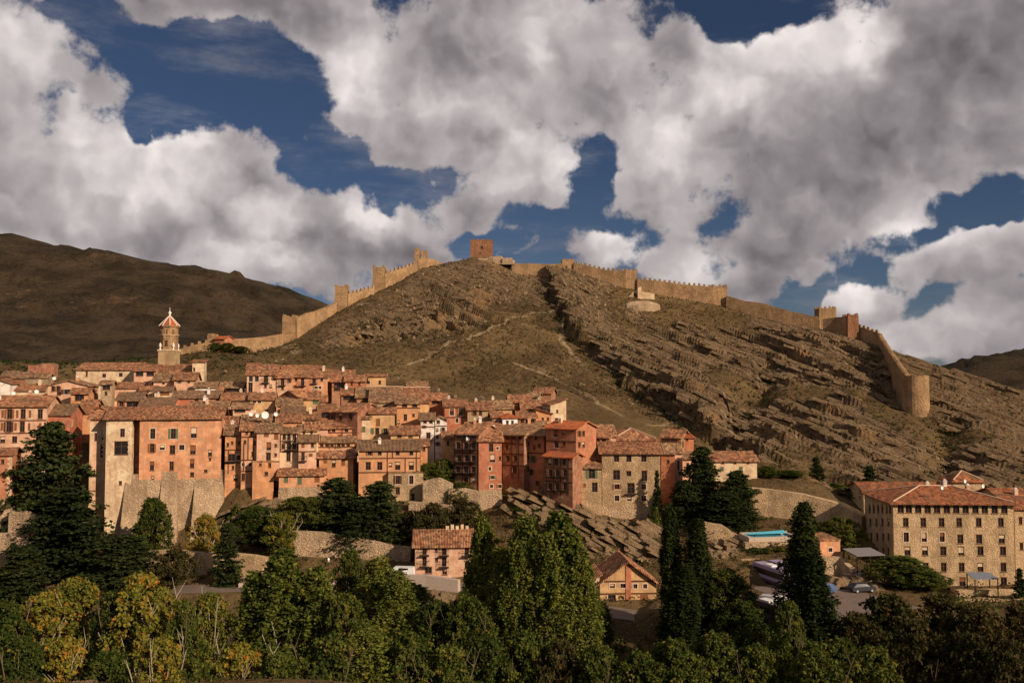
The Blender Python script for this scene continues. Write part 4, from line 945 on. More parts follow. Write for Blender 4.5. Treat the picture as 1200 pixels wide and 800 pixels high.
# --- below the church, between the nave and the palace roof
h('small brown stone tower with a dark opening below the church nave', 118, 131, 450, 482, 445, Y=224, wall='rubble', rm='roof2', D=4, win='451.5:124.5/9,6,g; 461:124/3,4')
h('small tiled house under the round church windows', 134, 165, 454.5, 466, 447, Y=228, wall='rose', rm='roof', D=7)
h('house with sagging brown roof and a dark open loft above the palace roof', 137, 165, 469, 488, 458.5, Y=212, wall='pink', rm='roofg', D=9, win='473:142/5,6; 474:155/14,7,g', chim=0)
h('brown roofed house right of the dark open loft', 164, 203, 475.5, 488, 463, Y=208, wall='cream', rm='roofg', D=9, win='479:172/6,2; 478.5:196/9,5,g', chim=1)
h('pale house with brown shuttered loft under the church roof', 165, 182, 457, 470, 453, Y=226, wall='cream', rm='roof', D=5, win='459:173/2.5,2.5')
h('pink house with one window below the church transept', 180, 203.5, 446.5, 462, 438, Y=233, wall='rose', rm='roof2', win='448.5:191.5/3,3')
h('pink house with two windows and tiled roof below the stair tower', 204, 229, 445, 460, 437, Y=232, wall='rose', rm='roof', win='447:210,221/3,3')
h('house with a brown timber loft front left of the salmon house', 181, 201, 458, 472, 454, Y=221, wall='cream', rm='roofg', D=5, win='460.5:191/15,5,s')
h('long low white walled house right of the church', 228.5, 254, 453.5, 464, 449.5, Y=228, wall='white', rm='roof2', D=6, win='455:245/3.5,2.5')
h('dark open shed with a tiled roof between white house and the cliff of brown wall', 259, 284, 454, 466, 448, Y=228, wall='brown', rm='roof2', D=7, win='457:272/20,4,g')
h('bright orange red house with a long brown roof', 203, 257, 466, 480, 457, Y=214, wall='red', rm='roofg', D=8, win='469.5:230/4.5,4.5; 469.5:255/3,4', chim=1)
h('low house with white gutter and brown roof just above the palace roof end', 222, 266, 479, 492, 473, Y=205, wall='orange', rm='roof2', D=8, win='481:240,256/3,2', chim=2)
h('tall narrow dark gabled house end left of the long row', 254, 259.5, 459, 474, 453, Y=221, wall='red', rm='roof', D=6)
h('cream house with two brown windows left of the satellite dishes', 260, 292, 468.5, 485, 460, Y=213, wall='cream', rm='roof', D=8, win='472:270,284.5/5,6,s', chim=1)
h('ochre house with wide eaves right of the cream house', 293, 322, 468, 492, 461, Y=212, wall='ochre', rm='roof', D=7, win='471:298,304/4,2,w; 482:312/4,4', chim=1)
h('low house with dark porch just below the cream house', 273, 294, 478.5, 494, 474, Y=207, wall='rose', rm='roof2', D=6, win='481:281/13,4,g; 484:272/3,4')
h('flat terrace house with white dishes behind the tall pink house', 284, 322, 495, 506, 488, Y=200, wall='cream', rm='roof2', D=8, win='493:290,308/5,2', chim=2)
h('brown tiled house stepping behind the narrow timber houses', 262, 283, 496, 506, 489, Y=200, wall='pink', rm='roof', D=7)
# long pink row on the upper left
rr1 = h('tallest pale end house of the long upper row with a deep red side wall', 289.5, 324, 439, 468, 430.5, Y=226, yaw=10, wall='rose', rm='roof', D=13, win='444:294,301/4.5,6,w; 444:311.5/5,8,b; 443.5:320.5/3,3; 454:293.5/5,11; 452.5:311,317/3,3.5; 461:299,306,313,320/3.5,3', winl='')
h('second house of the long upper row, pink with three windows', 324.3, 342, 442.5, 464, 434, Y=227, yaw=6, wall='rose', rm='roof', D=11, win='447.5:331/4,7,b; 446.5:339/3,3; 455:331/3,3')
h('third house of the long upper row with a dark middle balcony', 342.3, 362, 441.5, 463, 433.5, Y=229, yaw=3, wall='pink', rm='roof', D=11, win='445:347/3,3; 447.5:354.5/4,8,b; 453:346,354/3,2.5')
h('fourth house of the long upper row beside the dark balconies', 362.3, 384, 442, 466, 434.5, Y=230, wall='pink', rm='roof', D=11, win='446:368/4,6,b; 445:377/3,3; 454:370,375/3,3,w', chim=1)
for k, (a, b, ye, t_) in enumerate([(290, 303, 431.5, 'first attic house above the long row, next to the deep red side wall'), (303.5, 322, 433, 'second attic house above the long row, low with dark eaves'), (322.5, 341, 434, 'third attic house above the long row'), (343, 361, 433.5, 'fourth attic house above the long row with reddish side'), (361.5, 379, 434, 'last pale attic house above the long row')]):
    h(t_, a, b, ye, 446, ye-3.5, Y=243+k, wall=('rose','orange','rose','red','cream')[k], rm='roof', D=7, win='%s:%s/3,2.6' % (ye+3, (a+b)/2))
h('dark red gable wall facing away from the sun below the long row', 330, 349, 464, 480, None, Y=215, yaw=-25, wall='brick', rm='roof', roof='gable', pitch=.5, D=10)
h('brown roofed house right of the dark red gable', 349, 374, 467.5, 484, 458.5, Y=214, wall='ochre', rm='roof', D=8, win='471:371/7,5,S; 477.5:372/3,3')
h('stepped brown roof house just under the dark red gable', 325, 353, 475, 487, 467.5, Y=209, wall='pink', rm='roof2', D=8, win='478:330/3,3')
h('lower stepped roof house with a pale wall band', 331, 356, 484, 496, 478, Y=204, wall='orange', rm='roofg', D=7, win='487:340/3,2.5')
h('long roofed house running down above the pink balconies', 325, 352, 494, 504, 487, Y=200, wall='orange', rm='roof', D=8)
h('house with two small green windows near the middle of the roofs', 354, 374, 491, 512, 484, Y=203, wall='ochre', rm='roof', D=7, win='494.5:359/3,3,s; 494.5:366/3.5,3.5,S', chim=1)
h('small pale house squeezed left of the timber framed house', 352, 371.5, 504.5, 516, 498, Y=198, wall='cream', rm='roof2', D=6, win='507:356,365/3,3')
h('ochre house with dark window pair under the fourth row house', 360, 382, 470, 484, 461.5, Y=217, wall='cream', rm='roof', D=7, win='474:371/8,4,s; 479:388/3,3')
h('dark balcony house right of the brown roofed ochre house', 374, 392, 482, 500, 474.5, Y=208, wall='red', rm='roof', D=8, win='486.5:381/11,6,g; 489:389/2.5,5')
h('shaded dark red twin gabled house with barred doors in the middle of the roofs', 393, 419, 482, 500, 475.5, Y=207, yaw=-30, wall='brick', rm='roof', D=9, win='488:399,411/4,7')
h('pale pink corner house with two windows and a tiny balcony', 359, 384, 502, 512, 495, Y=199, wall='rose', rm='roof', D=6)
# centre top
h('wide low house with two dark windows at the top of the middle quarter', 384, 415, 441, 456, 434, Y=243, wall='pink', rm='roof', D=9, win='443:394,402,412/4,4', chim=1)
h('tiny pale gabled house on the skyline of the roofs left of the beige wall', 415, 429, 443, 452, None, Y=246, wall='cream', rm='roof', roof='gable', D=8, pitch=.45)
h('bright red walled house with two tiny windows near the top of the town', 405, 428, 446.5, 462, 444, Y=236, wall='red', rm='roof', D=8, win='450:412,421/2.5,3')
h('house with a dark wooden double gallery left of the bright red wall', 389, 405, 447, 462, 443, Y=237, wall='brown', rm='roof', D=6, win='450.5:397/12,4,g; 456:397/12,4,g', beams='h:453')
h('beige roofless house with a white window at the top of the town', 428, 452, 441, 456, None, Y=246, wall='ochre', rm='roof', roof='mono', pitch=.12, D=5, win='448:431/5,4,w; 448:445/3,4')
h('house with a dark open loft beneath the red walled house', 400, 418, 462.5, 478, 456, Y=224, wall='brown', rm='roof', D=8, win='466:409/14,5,g', chim=1)
h('low broad roof house left of the steep tiled roofs', 418, 444, 465.5, 482, 454.5, Y=222, wall='brown', rm='roof2', D=12, win='469:430/8,3')
h('great sloping tiled roof house with a pale ridge in the upper centre', 434, 470, 471, 488, 455.5, Y=217, wall='beige', rm='roof2', D=17, pitch=.4, ridge=True, win='476:440,452/4,3')
h('steep tiled roof house with white ridge line right of the great roof', 470, 503, 471.5, 486, 455, Y=218, wall='ochre', rm='roof', D=17, pitch=.4, ridge=True)
h('red eaved house with an open attic at the top right of the steep roofs', 478, 500, 453.5, 466, 450.5, Y=240, wall='red', rm='roof2', D=7, win='455.5:488,495/4,2.5')
h('orange fronted house with a red band and two attic windows in the centre', 465, 492.5, 472.5, 507, 466, Y=211, wall='orange', rm='roof2', D=7, win='475:474,486/6,4; 489:475/4,7; 486.5:484.5/3,3; 494.5:464.5/3,4; 498:472/3,2', beams='h:478')
h('plain beige house with three pale shuttered windows in the centre', 433.5, 462.5, 484, 515, 480, Y=206, wall='ochre', rm='roof', D=6, win='495:443/5,9,s; 505.5:442/4.5,8,W; 505.5:451.5/4.5,7,W; 505:426/4,7,S')
h('small pale walled house left of the plain beige house', 419, 434, 490, 520, 482, Y=205, wall='cream', rm='roof2', D=7, win='503:426/4,7,S')
h('low house with wide roof below the orange fronted house', 458, 491, 508.5, 524, 501, Y=199, wall='ochre', rm='roof', D=8, win='511:468,481/5,3', chim=0)
h('white fronted house with pink flowers and a glazed balcony in the centre', 493, 509, 491.5, 530, 485.5, Y=204, wall='white', rm='roofg', D=7, win='494:498,505/4,3.5; 511:502/5,8,b; 521:501.5/4,5; 500:497/3,2', beams='h:500')
h('narrow white gabled house beside the flowered white house', 510, 523.5, 492, 530, None, Y=204.5, wall='white', rm='roof2', roof='gable', pitch=.5, D=7, win='494:513.5/4,3.5; 503.5:512/3,3; 512:512.5/3,4,w; 520:513/3,4; 503:519/3,4', beams='h:499')
h('ochre lower house with arched doorway right of the narrow white gable', 520, 532, 513, 530, 507, Y=200, wall='ochre', rm='roof', D=6, win='519:525/3,5')
h('red attic house with a dark double window high on the right', 502, 524, 468.5, 484, 462, Y=221, wall='red', rm='roof', D=8, win='471.5:510.5/9,4,g')
h('red house with two yellow shutters on the upper right', 521, 547.5, 476, 500, 467.5, Y=214, wall='red', rm='roof', D=8, win='482.5:529.5,540/5,8,w; 492.5:535.5/3.5,5,w', beams='h:489', chim=1)
h('beige house with two stacked windows left of the white house', 548, 577, 480, 500, 474, Y=213, wall='beige', rm='roof', D=8, win='484:556,563,579/3.5,5; 495:563/4.5,6,w', chim=1)
h('shaded grey fronted house touching the bright white house', 577, 588.5, 488.5, 504, 484, Y=207, wall='brown', rm='roof', D=6, win='495:581.5,586/3,5,w')
h('small bright white cube house with two dark windows under an orange roof', 589, 606.5, 489, 503, 480.5, Y=205, wall='canvas', rm='roof3', roof='hip', D=7, win='495:594.5,600.5/3,4')
h('dark open loft house right of the bright white house', 607, 628, 489.5, 503, 482, Y=206, wall='brown', rm='roof', D=7, win='496:612,618,624/4,9', beams='h:491')
h('orange walled house with two tiny windows leaning on the yellow gable', 628, 646, 484.5, 503, 481, Y=208, wall='orange', rm='roof', D=7, roof='monol', pitch=.3, win='491:642,636/2.5,3; 498:641/3,3')
h('house with two dark attic slots above the bright white house', 612, 646, 479.5, 492, 469.5, Y=216, wall='ochre', rm='roof', D=10, win='481.5:622/12,2.6,g; 480.5:637/11,2.6,g', ridge=False)
h('tall yellow ochre gable end facing the sun at the right of the upper town', 645, 663.5, 474, 505, 468.5, Y=209, yaw=12, wall='cream', rm='roof', roof='monor', pitch=.3, D=7, win='482:653/2.5,3; 491.5:652/3.5,4,w')
h('low roof house between the beige house and the attic slots', 566, 600, 478.5, 490, 470.5, Y=216, wall='ochre', rm='roof2', D=9, chim=1)
h('top row roof house below the hillside rocks', 597, 622, 471, 482, 465.5, Y=224, wall='red', rm='roof', D=9, win='473.5:607/8,2.4,g')
h('broken roofed ruin alone on the slope above the right quarter', 626, 646, 460.5, 468, 456, Y=240, wall='brown', rm='roof', D=7, yaw=-12)
h('small tumbled stone hut on the slope left of the broken roofed ruin', 618, 630, 464.5, 471, 462, Y=236, wall='rubble', rm='roof2', D=5, yaw=-14)
h('flat brown roof house directly behind the dark gallery house', 548, 590, 505, 512, 494, Y=201, wall='ochre', rm='roof', D=9, chim=3)
h('tiled house with white chimneys behind the rocky recess', 592, 640, 503, 512, 494.5, Y=203, wall='ochre', rm='roof2', D=8, chim=3)
# --- the two houses by the road
rw = house('pink roadside house with a tall chimney row and small balconies among poplars', 486.5, 557, 640, 676, 622, Y=164, yaw=4, wall='rose', rm='roof', D=11, pitch=.36, ov=.6, win='645:497.5/5,9,b; 644:511/3,3.5; 645.5:520.5/5.5,9,b; 658:497.5/5,10,b; 656:511.5/3.5,4; 658.5:520.5/5.5,10,b; 669:521/5.5,8; 668:502/8,7,g; 646:547/5,9,b; 662:547/5,9', winr='650:566/4,6', cat='house')
v = rw[0]; f = None
for k in range(5):
    f = MB(); u = 13.2-k*.9; f.box(rw[3]-u+8.2-.3+k*.02, rw[3]-u+8.2+.3, 5.2, 5.8, rw[5]+1.5, rw[5]+2.7+.25*(k % 2)); 
    ch = f.build('chimney', M['cream'], rw[0])
rb_ = house('ochre split gabled house with a red stripe and white garage door below the rocks', 703, 769, 683, 712, None, Y=152, yaw=3, wall='ochre', rm='roof', roof='gable', D=9, pitch=.72, ov=.7, win='684.5:717.5,730/6,5,w; 686.5:744.5,756/4.5,5,w; 704:754.5/9,15,s; 703:717/9,13,w; 703:728/6,8', beams='h:681,695.5', cat='house')
f = MB(); Wq = rb_[3]; f.box(Wq*.505-.45, Wq*.505+.45, -.12, .01, -2, rb_[5]+Wq*.35); f.build('red_stripe', M['red'], rb_[0])
house('pale lean-to wing with two dark windows on the left of the ochre split gabled house', 684, 702.5, 683, 712, 672, Y=152.5, yaw=3, wall='cream', rm='roof', roof='monor', D=8, pitch=.42, ov=.5, win='690:690.5/7,6; 704.5:690.5/7.5,7', cat='house')
# --- convent at the right
CV = house('huge beige convent with a top arcade of twelve arches and five rows of windows', 1046.5, 1187.5, 589, 694, None, Y=166, yaw=-3, wall='convent', rm='roofr', roof='hip', D=15.5, pitch=.27, ov=.8,
  win='595:1055.5,1065,1076,1087,1098,1109.5,1120.5,1131.5,1143,1154,1165.5,1177/7.4,10.8,a; 612:1061.5,1082,1103.5,1124,1147,1173/6.5,10; 629:1062,1083,1104/6,11,w; 631.5:1125.5,1147.5,1174/7,10; 645.5:1063.5,1084,1105.5,1126.5,1149,1175.5/7,10; 664.5:1085,1106,1127,1149,1176/6.5,10; 681.5:1128,1176.5/7,10',
  winl='596:1019,1024,1029,1034,1039,1043/2.6,9,a; 612:1020,1027,1034,1041/2.4,8; 629:1021,1028,1035,1041/2.4,8; 646:1028,1035,1041/2.4,8; 664:1035,1041/2.4,8', ridge=True, cat='convent', name='convent', chim=4)
house('lower stone wing joined to the right end of the convent at the picture edge', 1188.5, 1232, 596, 700, 575, Y=166.2, yaw=-3, wall='convent', rm='roofr', D=20, pitch=.25, win='610:1196/4,8; 640:1197/4,8', cat='convent', chim=1)
house('small pyramid roofed lantern rising behind the convent ridge', 1117, 1152, 563.5, 590, None, Y=192, yaw=-3, wall='convent', rm='roofr', roof='hip', D=6.2, pitch=.55, ridge=True, cat='convent', win='')
house('low back wing with red tiles behind the left end of the convent roof', 1012, 1108, 575, 610, 563, Y=193, yaw=-3, wall='convent', rm='roofr', D=10, pitch=.25, cat='convent')
# --- little pink hut by the car park
house('small salmon pink hut with one window on a rubble wall above the buses', 961, 984.5, 634, 652, None, Y=164, yaw=12, wall='pink', rm='roof', roof='mono', pitch=.08, D=5, ov=.15, win='644:973/4.5,4.5,w', cat='hut', name='hut', stone=None)
# ------------------------------------------------------------------ roads, walls, rocks, vehicles
M['asphalt'] = simple('worn_asphalt', (.17, .125, .10), .95, .1, var=.3, scale=.6)
M['kerb'] = simple('pale_concrete', (.42, .33, .26), .95, .1, var=.25)
def strip(name, line, hw, m, label, lift=.05, n=60):
    L = []
    for a, b in zip(line[:-1], line[1:]):
        k = max(2, int((b-a).length/2.5))
        for i in range(k): L.append(a.lerp(b, i/k))
    L.append(line[-1]); mb = MB()
    for i, p in enumerate(L):
        d = L[min(i+1, len(L)-1)]-L[max(0, i-1)]; d.z = 0; d.normalize(); nn = Vector((d.y, -d.x, 0))
        for s in (-1, 1): mb.v.append(tuple(p+nn*hw*s+Vector((0, 0, lift-.15))))
        if i: k = 2*i; mb.f.append((k-2, k-1, k+1, k)); mb.mi.append(0)
    return tag(mb.build(name, m), label, kind='structure')
strip('road', ROAD, 3.3, M['asphalt'], 'grey road running along the valley below the town')
strip('car_park', LOT, 11., M['asphalt'], 'sunlit car park surface with buses at its upper end', lift=.056)
GW = 'dry stone retaining walls'
def rwall(label, pts, m='rubble', th=1.6, mer=False, db=5.): return wall_run(label, pts, th, m, mer, group=GW, depthb=db)
rwall('rubble wall beside the stone foot of the left red house', [(13,598,169),(30,600,169),(52,607,168)])
rwall('lower rubble wall at the left edge under the red house', [(-20,624,166),(10,626,166),(40,634,165)])
rwall('long rubble bank wall below the dark pines', [(340,622,173),(380,625,172.5),(430,632,172),(482,641,171)])
rwall('pale terrace wall behind the conifer under the palace buttresses', [(160,646,170),(200,643,170),(252,648,169),(300,651,168),(340,656,168)], 'beige')
rwall('lower pale terrace wall by the road left of the lamp post', [(275,664,165),(310,662,165),(350,666,165)], 'beige')
rwall('low road parapet left of the pink roadside house', [(280,683,160.5),(380,680,161),(455,672,162)], 'kerb', th=.5, db=1)
rwall('grey retaining wall with pale top in front of the pink roadside house', [(458,671,159),(500,673,157.5),(538,678,155.5)], 'kerb', th=1.0)
rwall('stone garden wall stepping beside the dark gallery house', [(496,562,188),(515,560,188),(531,565,188)])
rwall('lower stone garden wall below the dark gallery house', [(526,574,187),(545,572,187),(561,575,187)])
rwall('mossy rubble wall under the large orange house', [(480,588,186),(520,590,185),(560,600,184)])
rwall('large plain stone wall behind the turquoise pool', [(868,568,190),(900,571,189),(940,578,187),(985,590,184),(1012,603,181)], 'beige', th=2)
rwall('pale wall stub below the dark cedars by the rocks', [(822,609,178),(845,615,177),(868,628,176)], 'beige')
rwall('wall behind the parked buses', [(868,654,166),(900,652,166),(930,649,166)], 'beige')
rwall('pool terrace wall with hanging ivy', [(872,636,171),(900,636,171),(930,636,171)], 'rubble')
rwall('rubble wall below the salmon hut', [(955,652,163),(985,653,163),(1002,668,160)], 'rubble')
rwall('upper terrace wall at the foot of the convent', [(1120,690,160),(1160,689,159.5),(1215,689,158.5)], 'convent', th=1)
rwall('second terrace wall in front of the convent', [(1100,702,153),(1150,701,153),(1215,700,152)], 'beige', th=1)
rwall('brown brick wall in front of the ochre gabled house', [(676,712,149),(720,714,148.5),(770,718,148)], 'brick', th=.6, db=3)
rwall('curved rubble wall with pale top below the dark tree by the car park', [(866,752,128),(890,760,126),(915,768,124)], 'brick', th=.7)
M['rock'] = M['rubble2'] = ground_mat('bare_rock', soil=(.27, .18, .10), soil2=(.33, .225, .13), rockc=(.44, .30, .18), rockc2=(.26, .17, .10), scrub=(.12, .08, .045))
ROCKM = []
for k in range(8):
    b = MB(); rr = random.Random(k+50); t = rr.uniform(.7, .95)
    b.hexa([(x*rr.uniform(.85, 1.1)*(t if z > 0 else 1), y*rr.uniform(.8, 1.1)*(t if z > 0 else 1), z*rr.uniform(.7, 1.1)) for z in (-.5, .5) for x, y in ((-.5, -.5), (.5, -.5), (.5, .5), (-.5, .5))])
    ROCKM.append(b.mesh('rock', M['rock']))
def outcrop(label, x0f, x1f, ya, yb, Ya, Yb, dip, step=5.2, sx=(2.2, 4.6), seed=1, cat='rock outcrop'):
    rr = random.Random(seed); a = P((x0f(ya)+x1f(ya))/2, ya, Ya); root = empty('rock_outcrop', a); tag(root, label, cat)
    n = 0; xa, xb = min(x0f(ya), x0f(yb)), max(x1f(ya), x1f(yb)); sl = math.tan(abs(dip))*.85*(1 if dip > 0 else -1)
    yst = ya-max(0, (xb-xa)*sl)-4
    while yst < yb-min(0, (xb-xa)*sl)+4 and n < 290:
        px = xa+rr.uniform(-6, 3)
        while px < xb and n < 290:
            l = rr.uniform(*sx)*1.25; py = yst+(px-xa)*sl+rr.uniform(-.9, .9)
            if ya <= py <= yb and x0f(py) <= px <= x1f(py) and rr.random() < .93:
                Y = Ya+(Yb-Ya)*(py-ya)/(yb-ya); v = P(px, py, Y); g = gz(v.x, v.y); z = max(min(v.z, g+.9), g-.25)
                o = link('rock', ROCKM[rr.randrange(8)], root); o.location = (v.x-a.x, v.y-a.y, z-a.z); o.scale = (l*1.08, rr.uniform(1.8, 3.4), rr.uniform(.35, .95)); o.rotation_euler = (rr.uniform(-.15, .15), dip+rr.uniform(-.07, .07), rr.uniform(-.35, .2)); n += 1
            px += l/(Y/F if n else .17)*.95
        yst += step*rr.uniform(.75, 1.25)
    return root
outcrop('tilted layered rock face below the big beige stone house', lambda y: 596+max(0, (y-600))*.9, lambda y: 776, 588, 664, 187, 170, math.radians(28), sx=(2.6, 5.6))
outcrop('tumbled rocks filling the dark recess under the shaded houses', lambda y: 592, lambda y: 662, 566, 596, 192, 186, math.radians(25), seed=3)
outcrop('pale knobbly rocks between the palace and the long low pink house', lambda y: 264, lambda y: 330, 564, 612, 188, 181, math.radians(-20), seed=5, sx=(1.5, 3.5))
outcrop('broken rocks beside the pale wall stub below the cedars', lambda y: 826, lambda y: 872, 632, 662, 174, 167, math.radians(24), seed=7, sx=(1.5, 3.2))
outcrop('rocky bank behind the car park under the salmon hut', lambda y: 968, lambda y: 1036, 664, 690, 159, 154, math.radians(10), seed=9, sx=(1.2, 2.6))
outcrop('small rocks under the grey wall of the roadside house', lambda y: 505, lambda y: 535, 694, 716, 153, 149, math.radians(15), seed=10, sx=(1., 2.4))
# ledges and loose slabs all over the rocky side of the hill
def slabs():
    rs = np.random.RandomState(3); mb = MB(); n = 0
    RK = rockmask(X, Y)
    while n < 3600:
        x, y = rs.uniform(-110, 185), rs.uniform(205, 405)
        i = np.searchsorted(ax, x); j = np.searchsorted(ay, y); r = RK[j, i]
        if rs.rand() > (max(0, r-.3)*1.3 if x > -12 else max(0, r-.45)*.55)+.012: continue
        z = gz(x, y); l = rs.uniform(.8, 4.2)*(.45+.7*r); wd = rs.uniform(.3, .75); hh = rs.uniform(.15, .5)
        a = -.54+rs.uniform(-.16, .16); ca, sa = math.cos(a), math.sin(a); ti = -.42+rs.uniform(-.06, .06)
        if x < -10: ti = rs.uniform(-.25, .25)
        pts = []
        for zz_ in (-.6, hh):
            t = 1 if zz_ < 0 else .82
            for u, v in ((-l, -wd), (l, -wd), (l, wd), (-l, wd)):
                u2, v2 = u*t*rs.uniform(.85, 1.1), v*t*rs.uniform(.85, 1.1); pts.append((x+u2*ca-v2*sa, y+u2*sa+v2*ca, z+zz_+u2*math.tan(ti)*.9))
        mb.hexa(pts); n += 1
    tag(mb.build('rock_slabs', M['rock']), 'loose slabs and ledge stones strewn over the rocky hillside', 'rocks', kind='stuff')
slabs()

# ------------------------------------------------------------------ vehicles and small things
M['coach'] = simple('violet_white_coach_paint', (.32, .25, .38), .35, .5, var=.05)
M['coachd'] = simple('dark_coach_paint', (.09, .05, .07), .3, .5)
M['tyre'] = simple('tyre', (.02, .02, .02)); M['pw'] = simple('white_paint', (.75, .73, .70), .35, .5, var=.03); M['pd'] = simple('dark_paint', (.04, .04, .05), .3, .5)
M['ps'] = simple('silver_paint', (.42, .40, .42), .35, .5); M['pr'] = simple('red_paint', (.30, .03, .02), .35, .5); M['pb'] = simple('blue_paint', (.08, .13, .25), .35, .5); M['lamp_glass'] = simple('lamp_glass', (.8, .78, .72), .2, .5)
def wheels(root, xs, y, r, w_=.28):
    for x in xs:
        for s in (-1, 1):
            f = MB(); f.tube((x, s*y-w_/2, r), (x, s*y+w_/2, r), r, r, 14); o = f.build('wheel', M['tyre'], root); f = MB(); f.tube((x, s*(y+w_/2+.002)-.02, r), (x, s*(y+w_/2+.002)+.02, r), r*.55, r*.5, 10); f.build('rim', M['ps'], o)
def coach(label, px, py, Y, rz, group='coaches in the car park', paint='coach'):
    v = P(px, py, Y); root = empty('coach', (v.x, v.y, gz(v.x, v.y)+.06), rz); root.scale = (.8, .85, .85); tag(root, label, 'coach', group)
    f = MB(); L_, W_, H_ = 6., 1.27, 3.5
    prof = [(-L_, .4), (L_-.1, .4), (L_, 1.1), (L_-.35, H_-.25), (L_-.8, H_), (-L_+.3, H_), (-L_, H_-.4)]
    l = [(x, -W_, z) for x, z in prof]; r = [(x, W_, z) for x, z in prof]; f.poly(l); f.poly(r[::-1])
    for i in range(len(prof)): j = (i+1) % len(prof); f.poly([l[j], l[i], r[i], r[j]])
    f.build('body', M[paint], root)
    f = MB(); f.box(-L_+.4, L_-.9, -W_-.012, W_+.012, 1.6, 2.75); f.build('window_band', M['glass'], root)
    f = MB(); f.hexa([(L_-.12,-1.1,1.3),(L_+.02,-1.1,1.25),(L_+.02,1.1,1.25),(L_-.12,1.1,1.3),(L_-.5,-1.1,2.95),(L_-.22,-1.1,2.95),(L_-.22,1.1,2.95),(L_-.5,1.1,2.95)]); f.build('windscreen', M['glass'], root)
    f = MB(); f.box(-2, .6, -.8, .8, H_+.003, H_+.22); f.build('roof_unit', M['pw'], root)
    f = MB(); f.box(-L_+.05, L_-.15, -W_-.008, W_+.008, .42, .95); f.build('skirt', M['coachd'], root)
    for s in (-.9, .9): f = MB(); f.box(L_-.03, L_+.03, s-.2, s+.2, .75, .95); f.build('headlight', M['lamp_glass'], root)
    wheels(root, (-3.6, 3.9), 1.1, .5)
coach('violet coach parked leftmost against the pale wall, seen half from above', 907, 690, 157.5, math.radians(-72))
coach('second violet coach partly behind the tall dark poplar', 925, 688, 159, math.radians(-72))
coach('dark roofed coach parked at the lower left of the car park', 903, 742, 133, math.radians(-62), paint='coachd')
def car(label, px, py, Y, rz, m, van=False):
    v = P(px, py, Y); root = empty('van' if van else 'parked_car', (v.x, v.y, gz(v.x, v.y)+.06), rz); tag(root, label, 'van' if van else 'car', 'parked cars')
    f = MB(); prof = [(-2.1,.3),(2.1,.3),(2.15,.7),(1.95,.9),(1.0,1.0),(.4,1.42),(-1.3,1.45),(-1.95,.98),(-2.15,.85)] if not van else [(-2.3,.3),(2.3,.3),(2.35,.9),(1.9,1.15),(1.3,1.95),(-2.25,2.0),(-2.3,.9)]
    W_ = .86; inn = lambda z: W_ if z < 1.05 else W_-.12
    l = [(x, -inn(z), z) for x, z in prof]; r = [(x, inn(z), z) for x, z in prof]; f.poly(l); f.poly(r[::-1])
    for i in range(len(prof)): j = (i+1) % len(prof); f.poly([l[j], l[i], r[i], r[j]])
    f.build('body', m, root)
    for s in (-1, 1):
        f = MB(); zt = 1.38 if not van else 1.85; q = [(-1.6,.98),(.85,.98),(.35,zt),(-1.25,zt)]; w2 = inn(1.2)+.012
        f.hexa([(x, s*w2-.02+(.07 if s<0 else -.07)*(z<1.05), z) for x, z in q]+[(x, s*w2+.02, z) for x, z in q]); f.build('side_window', M['glass'], root)
    f = MB(); q = ((1.02,1.01),(.42,1.40)) if not van else ((1.88,1.2),(1.34,1.9)); f.hexa([(q[0][0],-.7,q[0][1]),(q[0][0]+.03,-.7,q[0][1]+.02),(q[0][0]+.03,.7,q[0][1]+.02),(q[0][0],.7,q[0][1]),(q[1][0],-.62,q[1][1]),(q[1][0]+.03,-.62,q[1][1]+.02),(q[1][0]+.03,.62,q[1][1]+.02),(q[1][0],.62,q[1][1])]); f.build('windscreen', M['glass'], root)
    for s in (-.6, .6): f = MB(); f.box(2.1 if not van else 2.3, 2.17 if not van else 2.38, s-.14, s+.14, .6, .74); f.build('headlight', M['lamp_glass'], root)
    wheels(root, (-1.3, 1.35), .75, .32, .2)
    return root
car('white car parked in the car park left of the tall dark poplar', 913, 721, 142, 2.7, M['pw'])
car('silver car beside the white car at the left of the car park', 896, 717, 143, 2.6, M['ps'])
car('dark car behind the left edge of the tall poplar', 930, 716, 144, 2.6, M['pd'])
car('light blue car showing right of the tall poplar', 966, 692, 152, 1.9, M['pb'])
car('white car parked on the terrace beside the grey awning', 1003, 660, 161, .3, M['pw'])
car('silver car next to the white one by the grey awning', 1011, 662, 160.5, .3, M['ps'])
car('dark car in the shade below the rocky bank', 1010, 690, 152, .2, M['pd'])
car('white van parked on the road left of the pink roadside house', 471, 668, 164, 3.0, M['pw'], True)
car('dark car parked in front of the white van', 462, 668, 163.5, 3.05, M['pd'])
car('pale car among the trees by the ochre gabled house road', 844, 716, 143, .1, M['ps'])
# pool
M['water'] = simple('turquoise_water', (.04, .30, .42), .08, .6, var=.1, scale=.8)
a = P(880, 631, 171.5); b_ = P(929, 627, 173); root = empty('swimming_pool', a); tag(root, 'narrow turquoise swimming pool in front of the large plain stone wall', 'swimming pool')
d = (b_-a); d.z = 0; L_ = d.length; rz = math.atan2(d.y, d.x); root.rotation_euler = (0, 0, rz)
f = MB(); f.box(-.6, L_+.6, -.5, -.02, -3.5, .3); f.box(-.6, L_+.6, 3.4, 3.8, -3.5, .6); f.box(-.6, -.02, -.02, 3.4, -3.5, .4); f.box(L_+.02, L_+.6, -.02, 3.4, -3.5, .4); f.build('rim', M['kerb'], root)
f = MB(); f.hexa([(0, 0, -1), (L_, 0, -1), (L_, 3.38, -1), (0, 3.38, -1), (0, 0, .1), (L_, 0, .1), (L_, 3.38, .1), (0, 3.38, .1)]); f.build('water', M['water'], root)
